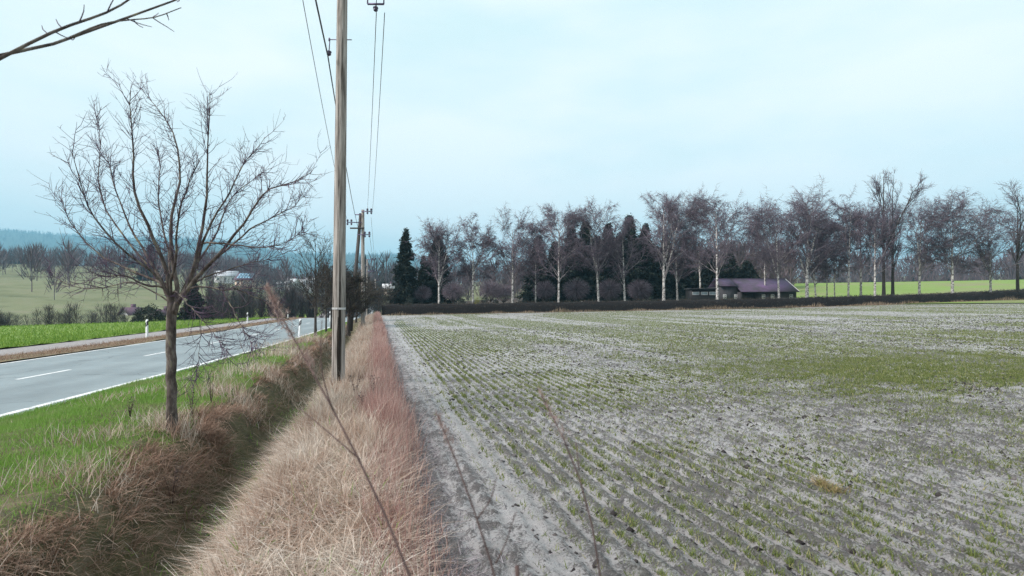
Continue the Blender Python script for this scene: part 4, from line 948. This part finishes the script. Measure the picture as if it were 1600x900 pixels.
house(252, 497, 120, 2.6, 3, .6, 1.0, .2, 'render_cream', 'roof_red', 'low plum roofed cottage behind the fruit tree trunk', wins=2)
for i, (px, py, lab) in enumerate([(457, 448, 'white roofed house left in the cluster by the slender verge tree'), (471, 449, 'white roofed house in the middle of the cluster by the slender verge tree'), (485, 446, 'white roofed house at right in the cluster by the slender verge tree')]):
    house(px, py, 235 + 6 * i, 3.6, 4, 1.5, 1.6, .3 * i - .2, 'render_white', 'roof_white', lab, wins=1)
house(607, 455, 190, 3.0, 4, 1.0, 1.2, .2, 'render_cream', 'roof_white', 'pale roofed house beside the lone spruce', wins=1)
house(440, 449, 240, 2.6, 4, 1.2, 1.0, .2, 'render_white', 'roof_grey', 'small pale house between solar house and white cluster', wins=1)
for k, (px, d, w, h, lab) in enumerate([(712, 86, .7, 1.25, 'gravestone behind the hedge near the leftmost birch'), (731, 86, .8, 1.35, 'gravestone behind the hedge just left of the golden shrub'), (786, 86, .6, 1.3, 'gravestone behind the hedge left of the broad birch'), (910, 85.5, .5, 1.45, 'pale gravestone left of a pair near the leaning birch'), (916, 85.5, .5, 1.4, 'pale gravestone right of a pair near the leaning birch'), (945, 86, .7, 1.3, 'gravestone between leaning and crooked birches')]):
    bb = place(px, d); b_ = MB(); a = np.linspace(0, math.pi, 9); pr = [(-w / 2, 0)] + [(-w / 2 * math.cos(q), h - .25 + .25 * math.sin(q)) for q in a] + [(w / 2, 0)]
    n_ = len(pr); V = [(x, -.08, z) for x, z in pr] + [(x, .08, z) for x, z in pr]; e = empty('gravestone', tuple(bb))
    me_ = bpy.data.meshes.new('slab'); me_.from_pydata([tuple(map(float, q)) for q in V], [], [tuple(range(n_)), tuple(range(2 * n_ - 1, n_ - 1, -1))] + [(i, (i + 1) % n_ + 0, (i + 1) % n_ + n_, i + n_) for i in range(n_)])
    obj('slab', me_, M['stone'] if k < 3 else M['render_white'], e); b_.box((-w / 2 - .1, -.2, -.1), (w / 2 + .1, .2, .12)); b_.build('plinth', M['stone'], e); tag(e, lab, 'gravestone', 'gravestones behind the hedge')

# ------------------------------------------------------------------ grasses, seedlings, clods
M['dry'] = mat_island('dry grass', [(0, (.16, .10, .075)), (.2, (.30, .20, .155)), (.5, (.48, .37, .30)), (.75, (.62, .54, .46)), (.9, (.74, .69, .63)), (1, (.80, .77, .73))], nscale=1.5, nstops=[(.36, (.70, .64, .57)), (.5, (.52, .40, .32)), (.62, (.30, .18, .13))], nfac=.45, transl=.25)
M['rust'] = mat_island('rusty matted grass', [(0, (.12, .07, .05)), (.4, (.27, .165, .12)), (.8, (.42, .29, .22)), (1, (.55, .44, .36))], nscale=1.2, nstops=[(.4, (.19, .12, .08)), (.65, (.42, .29, .22))], nfac=.4, transl=.2)
M['red'] = mat_island('reddish stems', [(0, (.18, .085, .08)), (.5, (.36, .20, .18)), (.8, (.52, .37, .32)), (1, (.68, .58, .53))], nscale=1.2, nstops=[(.4, (.36, .19, .17)), (.65, (.56, .43, .38))], nfac=.35, transl=.2)
M['grass'] = mat_island('green verge grass', [(0, (.12, .20, .045)), (.5, (.20, .35, .065)), (.9, (.26, .40, .10)), (.95, (.40, .35, .22)), (1, (.50, .44, .32))], nscale=.7, nstops=[(.40, (.17, .34, .05)), (.56, (.20, .33, .08)), (.7, (.32, .30, .17))], nfac=.5, transl=.3)
M['seedling'] = mat_island('winter wheat', [(0, (.085, .12, .032)), (.5, (.155, .19, .06)), (.88, (.24, .27, .10)), (1, (.38, .33, .18))], transl=.3)
M['cropleaf'] = mat_island('crop leaf', [(0, (.10, .19, .03)), (.6, (.17, .29, .045)), (1, (.26, .36, .08))], transl=.3)
M['foot'] = mat_island('hedge foot grass', [(0, (.10, .075, .05)), (.6, (.24, .18, .12)), (1, (.42, .33, .24))])
M['mulch'] = mat_island('rotting stalks', [(0, (.05, .042, .05)), (.5, (.16, .135, .15)), (1, (.36, .32, .34))])
M['clod'] = mat_island('soil clod', [(0, (.022, .019, .020)), (.6, (.055, .048, .048)), (1, (.13, .118, .118))], rough=.9)

def uv_pts(u, v, dz=-.01):
    x, y = to_xy(u, v); return np.stack([x, y, gz(x, y) + dz], 1)
def logv(n_, v0, v1): return np.exp(ri(math.log(v0), math.log(v1), n_))
def stuff(name, V, Ft, m_, label, cat): return tag(obj(name, raw_mesh(name, V, Ft), m_), label, cat, kind='stuff')
def cat_bl(lst):
    Vs, Fs, n0 = [], [], 0
    for V, Ft in lst: Vs.append(V); Fs.append(Ft + n0); n0 += len(V)
    return np.vstack(Vs), np.vstack(Fs)
# tussocks: blades spring from a shared foot and splay outwards
def tussocks(u, v, k, hgt, w0, spread=1.0, lay=None, flat=0.0):
    n0 = len(u); idx = np.repeat(np.arange(n0), k); n_ = len(idx)
    rad = np.abs(R.normal(size=n_)) * .05 * spread; az = ri(0, 6.28, n_)
    la = (R.normal(size=n0) * 1.2 if lay is None else lay + R.normal(size=n0) * 1.3)[idx]
    p_ = uv_pts(u[idx], v[idx]); p_[:, 0] += rad * np.cos(az); p_[:, 1] += rad * np.sin(az)
    bend = ri(0, 1, n0)[idx]
    aa = np.where(ri(0, 1, n_) < .35 + .4 * bend, la + R.normal(size=n_) * .5, az)
    ln = np.clip(flat + rad / .05 * .35 + .45 * bend + R.normal(size=n_) * .25, 0, 1.7)
    hh = hgt[idx] * np.exp(R.normal(size=n_) * .3); wd = w0 * (1 + v[idx] / 9) * ri(.6, 1.5, n_); cu = ri(0, 1.5, n_) * (.4 + bend); nr_ = v[idx] < 7
    return cat_bl([blades(p_[q], hh[q], wd[q], aa[q], ln[q], cu[q], sg) for q, sg in ((nr_, 3), (~nr_, 2))])
# dry grass on the berm
n1, n2 = 1500, 2300
v = np.concatenate([ri(.9, 8, n1), logv(n2, 7, 78)]); u = ri(-1.18, .16, n1 + n2)
dens = fbm(u * 1.4, v * .9, 3, 12); keep = dens + ri(-.2, .2, len(u)) > .36; u, v = u[keep], v[keep]
x_, y_ = to_xy(u, v); ok = (x_ - roadx(y_)) > .9; u, v = u[ok], v[ok]
V1 = tussocks(u, v, 26, (.07 + .36 * fbm(u * 1.3, v * 1.1, 2, 15)) * (1 - .55 * sm(.35, .8, np.abs(u + .55))) * (.72 + .28 * sm(3, 9, v)), .0042, 1.3)
# flat lying litter
n3 = 52000; v = np.concatenate([ri(.9, 9, n3 * 2 // 3), logv(n3 - n3 * 2 // 3, 8, 60)]); u = ri(-1.36, .28, n3); x_, y_ = to_xy(u, v); ok = (x_ - roadx(y_)) > .7; u, v = u[ok], v[ok]; n3 = len(u)
V2 = blades(uv_pts(u, v, .012) + np.c_[np.zeros((n3, 2)), ri(0, .07, n3)], ri(.10, .45, n3), .0042 * (1 + v / 9) * ri(.6, 1.4, n3), ri(0, 6.28, n3), ri(1.1, 1.75, n3), ri(-.25, .3, n3), 2)
stuff('dry_grass', *cat_bl([V1, V2]), M['dry'], 'pale dry matted grass covering the strip between ditch and field', 'dry grass')
k = 9000; v = np.concatenate([ri(2.2, 9, k // 2), logv(k - k // 2, 8, 50)]); u = .52 + .2 * R.normal(size=k); ok = u > .2; u, v = u[ok], v[ok]; k = len(u)
stuff('mulch', *blades(uv_pts(u, v, .03), ri(.05, .22, k), .004 * (1 + v / 9) * ri(.6, 1.4, k), ri(0, 6.28, k), ri(1.1, 1.75, k), ri(-.2, .3, k), 2), M['mulch'], 'grey purple rotting stalks lying along the field edge', 'plant litter')
# a few taller pale straws and green leaves within it
k = 1500; v = ri(1.5, 16, k); u = ri(-1.5, .2, k); ok = fbm(u * 2, v * 2, 3, 78) > .5; u, v = u[ok], v[ok]; k = len(u)
stuff('green_leaves', *blades(uv_pts(u, v, .03), ri(.08, .22, k), .006 * (1 + v / 9) * ri(.6, 1.6, k), ri(0, 6.28, k), ri(.2, 1.2, k), ri(0, .8, k), 2), M['grass'], 'scattered green blades showing through the dry grass', 'grass')
# reddish upright stems along the field edge
n_ = 22000; v = np.concatenate([ri(2.6, 8, n_ // 5), logv(n_ - n_ // 5, 7, 76)]); u = .12 + .13 * R.normal(size=n_) + .14 * (vnoise(v * .6, v * 0, 3) - .5); u = np.minimum(u, .46)
hh = ri(.2, .72, n_) * (.45 + .7 * vnoise(v * .7, u, 9)) * (.5 + .5 * sm(4, 9, v))
stuff('red_stems', *blades(uv_pts(u, v), hh, .0042 * (1 + v / 9) * ri(.6, 1.3, n_), ri(0, 6.28, n_), np.abs(R.normal(size=n_)) * .3, ri(-.1, .6, n_), 2), M['red'], 'reddish dry stems standing along the edge of the field', 'dry stems')
# rusty grass hanging over the ditch banks
azU = math.atan2(SU, CU)
n_ = 1500; v = np.concatenate([ri(3.0, 10, n_ // 2), logv(n_ - n_ // 2, 9, 60)]); u = -2.46 + .15 * R.normal(size=n_) + .4 * (vnoise(v * .55, v * 0, 31) - .5)
dens = fbm(u * 2, v * 1.2, 3, 52); ok = (u < -2.08) & (u > -3.2) & (dens > .4); x_, y_ = to_xy(u, v); ok &= (x_ - roadx(y_)) > .8; u, v = u[ok], v[ok]
W1 = tussocks(u, v, 26, .06 + .17 * fbm(u * 2, v * 1.5, 2, 57), .0042, 1.8, azU, .45)
n3 = 11000; v = np.concatenate([ri(2.6, 9, n3 // 2), logv(n3 - n3 // 2, 8, 60)]); u = -2.1 + .36 * R.normal(size=n3); x_, y_ = to_xy(u, v); ok = (x_ - roadx(y_) > .7) & (u > -3.2) & (u < -1.4) & (np.abs(u + 1.70) + .3 * (fbm(u * 3, v * 3, 3, 90) - .5) > .26); u, v = u[ok], v[ok]; n3 = len(u)
W2 = blades(uv_pts(u, v, .01) + np.c_[np.zeros((n3, 2)), ri(0, .05, n3)], ri(.08, .3, n3), .0042 * (1 + v / 9), azU + R.normal(size=n3) * 1.2, ri(1.2, 2.1, n3), ri(-.2, .3, n3), 2)
stuff('rusty_grass', *cat_bl([W1, W2]), M['rust'], 'rusty brown matted grass hanging over the ditch bank', 'dry grass')
# green verge
n_ = 170000; y = np.concatenate([ri(3.5, 14, n_ // 2), np.exp(ri(math.log(12), math.log(60), n_ - n_ // 2))])
xa = roadx(y) - .02; xb = (-2.55 - SU * y) / CU; f_ = ri(0, 1, n_); x = xa + np.maximum(xb - xa, .3) * f_
u, v = to_uv(x, y); g_ = fbm(x * .8, y * .8, 3, 55)
keep = (u < -2.25 + .5 * (vnoise(v * .8, v * 0, 41) - .5)); x, y, u, v, g_ = x[keep], y[keep], u[keep], v[keep], g_[keep]; n_ = len(x)
stuff('verge_grass', *blades(np.stack([x, y, gz(x, y) - .01], 1), (.02 + .085 * g_) * ri(.6, 1.4, n_), .005 * (1 + y / 8) * ri(.6, 1.3, n_), ri(0, 6.28, n_), ri(.1, .9, n_), ri(0, .8, n_), 1), M['grass'], 'short green grass on the verge between road and ditch', 'grass')
# straw tussocks in the verge, round the tree foot and in the ditch
L_ = []
for (uc, vc, sp, k, hh) in [(-2.65, 8.65, .16, 320, .30), (-2.9, 9.2, .3, 300, .22), (-3.4, 8.2, .3, 200, .2), (-2.75, 6.4, .3, 300, .25), (-4.4, 12, .5, 300, .18), (-3.6, 14, .5, 300, .2), (-2.6, 11.5, .35, 500, .32), (-2.5, 15, .5, 600, .35), (-2.6, 20, .7, 700, .4), (-2.9, 27, 1.0, 800, .4), (-2.6, 4.6, .3, 300, .3)]:
    u = uc + sp * R.normal(size=k); v = vc + sp * R.normal(size=k); L_.append(blades(uv_pts(u, v), hh * ri(.5, 1.3, k), .0045 * (1 + v / 9), ri(0, 6.28, k), ri(.05, .8, k), ri(0, .9, k), 3))
stuff('straw_tussocks', *cat_bl(L_), M['dry'], 'straw coloured tussocks at the tree foot and ditch edge', 'dry grass')
k = 2600; v = ri(3.5, 14, k); u = -1.7 + .3 * R.normal(size=k); ok = fbm(u * 2, v * 2, 3, 77) > .52; u, v = u[ok], v[ok]; k = len(u)
stuff('ditch_weeds', *blades(uv_pts(u, v), ri(.05, .16, k), .012 * ri(.6, 1.4, k), ri(0, 6.28, k), ri(.3, 1.1, k), ri(0, .6, k), 2), M['grass'], 'sparse green weeds on the ditch bottom', 'weeds')
# roadside crop beyond the road
n_ = 60000; y = np.exp(ri(math.log(14), math.log(120), n_)); s_ = -RW - 4.0 - 30 * ri(0, 1, n_) ** 1.4; x = roadx(y) + s_
stuff('crop_leaves', *blades(np.stack([x, y, gz(x, y) + .04], 1), ri(.12, .30, n_), .045 * ri(.6, 1.6, n_), ri(0, 6.28, n_), ri(.2, 1.1, n_), ri(0, .6, n_), 1), M['cropleaf'], 'bright green leafy crop in the strip across the road', 'crop')
n_ = 26000; y = np.exp(ri(math.log(12), math.log(120), n_)); s_ = -RW - ri(.1, 1.6, n_); x = roadx(y) + s_
stuff('far_verge_grass', *blades(np.stack([x, y, gz(x, y) + .01], 1), ri(.06, .22, n_), .012 * ri(.6, 1.6, n_), ri(0, 6.28, n_), ri(.3, 1.2, n_), ri(0, .6, n_), 1), M['rust'], 'brown dry grass on the narrow verge across the road', 'dry grass')
# grass at the hedge foot
n_ = 9000; q = along(hx, n_, 1); q[:, 1] -= ri(.5, 1.1, n_)
stuff('hedge_foot_grass', *blades(np.c_[q, gz(q[:, 0], q[:, 1])], ri(.1, .5, n_) * (.3 + 1.7 * vnoise(q[:, 0] * .5, q[:, 1], 3) ** 2), ri(.03, .06, n_), ri(0, 6.28, n_), ri(0, .5, n_), ri(0, .5, n_), 2), M['foot'], 'brown dry grass fringing the foot of the hedge', 'dry grass')
# young wheat in drilled rows
n_ = 560000; v = np.concatenate([ri(2.4, 13, n_ // 4), logv(n_ - n_ // 4, 8, 78)]); u = .75 + ri(0, 1, n_) ** 1.05 * (1.5 * v + 3)
u = np.round(u / ROW) * ROW + .014 * R.normal(size=n_) * (1 + v / 40) - .19 * ROW * fbm(u * .6, v * .6, 2, 3)
br = bare(u, v); pat = fbm(u * .9, v * .9, 3, 66); clumpy = vnoise(u * 4, v * 5, 91)
keep = ri(0, 1, n_) < (1 - .90 * br) * (.85 + .45 * sm(.35, .6, pat)) * (.5 + .9 * sm(.4, .7, clumpy)) * (.9 + .1 * sm(5, 14, v)); u, v = u[keep], v[keep]; n_ = len(u)
b2 = np.repeat(np.arange(n_), 2); uu = u[b2] + .006 * R.normal(size=2 * n_); vv = v[b2] + .012 * R.normal(size=2 * n_)
def wheat(q, sg): k = int(q.sum()); return blades(uv_pts(uu[q], vv[q], .006), ri(.025, .08, k), .0055 * (1 + vv[q] / 7) * ri(.6, 1.3, k) * (1 if sg > 1 else .8), ri(0, 6.28, k), ri(.2, 1.1, k), ri(0, .7, k), sg)
stuff('young_wheat', *cat_bl([wheat(vv < 11, 2), wheat(vv >= 11, 1)]), M['seedling'], 'sparse young wheat seedlings in rows across the field', 'crop')
# soil clods
octa = np.array([(1, 0, 0), (0, 1, 0), (-1, 0, 0), (0, -1, 0), (0, 0, 1), (0, 0, -.6)], float); ocf = np.array([(0, 1, 4), (1, 2, 4), (2, 3, 4), (3, 0, 4), (1, 0, 5), (2, 1, 5), (3, 2, 5), (0, 3, 5)])
n_ = 130000; v = np.concatenate([ri(2.4, 9, n_ // 2), logv(n_ - n_ // 2, 8, 34)]); u = .55 + ri(0, 1, n_) * (1.5 * v + 3)
cl = fbm(u * 1.2, v * 1.2, 4, 83); keep = cl + ri(-.15, .15, n_) > .43; keep &= ri(0, 1, n_) < .45 + .55 * np.sin(u / ROW * 2 * math.pi); u, v = u[keep], v[keep]; n_ = len(u)
sz = .0062 * (1 + v / 12) * ri(.05, 1, n_) ** -.55; sz = np.minimum(sz, .05)
Vc = octa[None] * (sz[:, None] * ri(.6, 1.3, (n_, 6)))[..., None] * np.array([1.1, 1.1, .8]); ca = ri(0, 6.28, n_)[:, None]
Vc = np.stack([Vc[..., 0] * np.cos(ca) - Vc[..., 1] * np.sin(ca), Vc[..., 0] * np.sin(ca) + Vc[..., 1] * np.cos(ca), Vc[..., 2]], -1) + uv_pts(u, v, .008)[:, None]
stuff('soil_clods', Vc.reshape(-1, 3), (np.arange(n_)[:, None, None] * 6 + ocf[None]).reshape(-1, 3), M['clod'], 'dark crumbly soil clods strewn over the near field', 'soil clods')

# ------------------------------------------------------------------ single plants close by
M['weed'] = mat_noise('weed stem', [(.3, (.045, .028, .028)), (.7, (.10, .065, .06))], 30, stretch=(1, 1, .2), rough=.8)
M['fluff'] = mat_island('seed fluff', [(0, (.20, .13, .12)), (.6, (.36, .25, .23)), (1, (.52, .42, .39))], transl=.35)
M['dark_leaf'] = mat_island('withered leaf', [(0, (.022, .018, .02)), (.7, (.06, .045, .045)), (1, (.10, .075, .06))])
M['straw_yellow'] = mat_island('yellow straw', [(0, (.16, .11, .05)), (.5, (.36, .28, .15)), (1, (.24, .26, .09))], transl=.2)
def weed(name, label, pts, r0, r1, sides=(), panicles=(), group='dry weed stems close to the camera'):
    p_ = np.array(pts, float); base = p_[0].copy(); e = empty(name, tuple(base)); tag(e, label, 'weed', group)
    def rs(q, K=18):
        s_ = np.concatenate([[0], np.cumsum(np.linalg.norm(np.diff(q, axis=0), axis=1))]); s_ /= s_[-1]; t_ = np.linspace(0, 1, K); o_ = np.stack([np.interp(t_, s_, q[:, k]) for k in range(3)], 1); o_[1:-1] = .25 * o_[:-2] + .5 * o_[1:-1] + .25 * o_[2:]; return o_
    q = rs(p_ - base); b_ = MB(); b_.tube(q, np.linspace(r0, r1, 18), 7); b_.build('stem', M['weed'], e, smooth=True)
    for sd in sides:
        b_ = MB(); b_.tube(rs(np.array(sd, float) - base, 8), np.linspace(r1 * 1.1, r1 * .5, 8), 5); b_.build('side_shoot', M['weed'], e, smooth=True)
    for (A, Bp, wd, k) in panicles:
        A = np.array(A) - base; Bp = np.array(Bp) - base; t_ = ri(0, 1, k)[:, None]
        c = A + (Bp - A) * t_ + R.normal(size=(k, 3)) * wd * (1.1 - t_) * .5
        V, Ft = blades(c, ri(.006, .02, k), ri(.001, .0022, k), ri(0, 6.28, k), ri(.1, 1.4, k), ri(0, 1, k), 2)
        obj('panicle', raw_mesh('panicle', V, Ft), M['fluff'], e)
    return e
def gp(x, y): return np.array([x, y, float(gz(x, y)) - .02])
weed('weed_stem', 'long blurred brown stem leaning left across the dry grass with a fluffy pink tip', [gp(.02, .82), P(700, 1100, .86), P(645, 900, .92), P(600, 800, .98), P(562, 718, 1.03), P(520, 640, 1.08), P(488, 575, 1.13), P(455, 530, 1.18), P(432, 480, 1.22), P(416, 446, 1.25)], .0038, .0014,
     sides=[(P(520, 640, 1.08), P(506, 600, 1.1), P(500, 560, 1.1), P(503, 500, 1.12)), (P(562, 718, 1.03), P(530, 690, 1.05), P(495, 660, 1.08), P(470, 640, 1.1))],
     panicles=[(P(446, 512, 1.2), P(416, 448, 1.25), .022, 420), (P(478, 560, 1.15), P(446, 512, 1.2), .022, 220), (P(492, 582, 1.12), P(478, 556, 1.15), .014, 120)])
weed('weed_stem', 'blurred thin stem rising through the purple field edge, middle of the three', [gp(.0, .9), P(800, 1000, .95), P(775, 895, .97), P(745, 812, 1.0), P(722, 740, 1.02), P(702, 690, 1.04), P(684, 650, 1.06)], .0036, .0013,
     sides=[(P(745, 812, 1.0), P(768, 780, 1.0), P(776, 745, 1.0)), (P(775, 880, .97), P(790, 850, .97), P(806, 800, .98))], panicles=[(P(706, 700, 1.04), P(682, 648, 1.06), .012, 130)])
weed('weed_stem', 'blurred stem standing over the wheat rows, rightmost of the three', [gp(.2, 1.0), P(945, 1000, 1.08), P(940, 895, 1.1), P(925, 812, 1.12), P(905, 735, 1.14), P(886, 690, 1.16), P(862, 645, 1.18), P(846, 618, 1.2)], .0036, .0013,
     sides=[(P(905, 735, 1.14), P(902, 710, 1.14), P(900, 690, 1.15))], panicles=[(P(884, 688, 1.16), P(842, 612, 1.2), .014, 170)])
weed('weed_stem', 'short dark blurred stub at the bottom edge', [gp(.02, 1.0), P(812, 960, 1.0), P(809, 905, 1.0), P(808, 884, 1.0)], .0045, .004)
# withered leafy weeds in the grass
def leafy(px, d, hgt, k, lab, name='withered_weed', mat_='dark_leaf'):
    bb = place(px, d); bb[2] += .08; e = empty(name, tuple(bb)); tag(e, lab, 'weed', 'withered weeds in the grass')
    ns = 5; az = ri(0, 6.28, ns)
    for i in range(ns):
        ln = ri(.05, .35); q = [(0, 0, 0), (ln * .4 * math.cos(az[i]) * hgt, ln * .4 * math.sin(az[i]) * hgt, hgt * .5), (ln * math.cos(az[i]) * hgt, ln * math.sin(az[i]) * hgt, hgt * ri(.8, 1.1))]
        b_ = MB(); b_.tube(q, [.004, .003, .002], 5); b_.build('stem', M['weed'], e)
        t_ = ri(.35, 1, k); c = np.stack([np.interp(t_, [0, .5, 1], [p_[j] for p_ in q]) for j in range(3)], 1) + R.normal(size=(k, 3)) * .02
        V, Ft = blades(c, ri(.03, .06, k), ri(.016, .03, k), ri(0, 6.28, k), ri(.8, 1.9, k), ri(0, .5, k), 2); obj('leaves', raw_mesh('leaves', V, Ft), M[mat_], e)
    return e
leafy(556, 9.6, .5, 9, 'withered weed with dark leaves below the near pole')
leafy(582, 9.0, .42, 9, 'withered dark leafed weed right of the one below the near pole')
leafy(568, 8.2, .35, 7, 'lower withered weed in front of the near pole')
leafy(300, 8.6, .35, 8, 'withered dark weed in the green grass right of the fruit tree')
leafy(203, 8.4, .3, 8, 'withered dark weed in the grass left of the fruit tree')
leafy(268, 6.3, .5, 3, 'upright dry stalks on the ditch bank in front of the fruit tree')
leafy(330, 9.5, .55, 2, 'thin bare briar in the green grass beside the ditch')
# pulled straw clump lying on the wet field
for (px, py, w_, lab) in [(1283, 766, .09, 'small yellow straw clump on the wet field, left of a pair'), (1303, 776, .11, 'yellow straw clump on the wet field, right of a pair')]:
    d = 1.66 / ((py - HOR) / F); x = (px - 800) / F * d; k = 170; c = np.c_[R.normal(size=(k, 2)) * w_ * .35, np.zeros(k) + .01]
    V, Ft = blades(c, ri(.04, .15, k), ri(.004, .008, k), ri(0, 6.28, k), ri(.5, 1.5, k), ri(0, .8, k), 3); o = obj('straw_clump', raw_mesh('straw_clump', V, Ft), M['straw_yellow']); o.location = (x, d, float(gz(x, d)) + .02); tag(o, lab, 'straw clump', 'straw clumps on the field')

# ------------------------------------------------------------------ haze
m, n, l, b = new_mat('haze air')
pv = n.new('ShaderNodeVolumePrincipled'); pv.inputs['Color'].default_value = (.36, .76, 1.0, 1); pv.inputs['Density'].default_value = .00026; pv.inputs['Anisotropy'].default_value = 0.0
n.remove(b); l.new(pv.outputs['Volume'], n['Material Output'].inputs['Volume'])
b_ = MB(); b_.box((-6800, -200, -25), (6800, 5700, 520)); hz = b_.build('haze', m); tag(hz, 'thin bluish winter haze in the air', 'haze', kind='stuff')
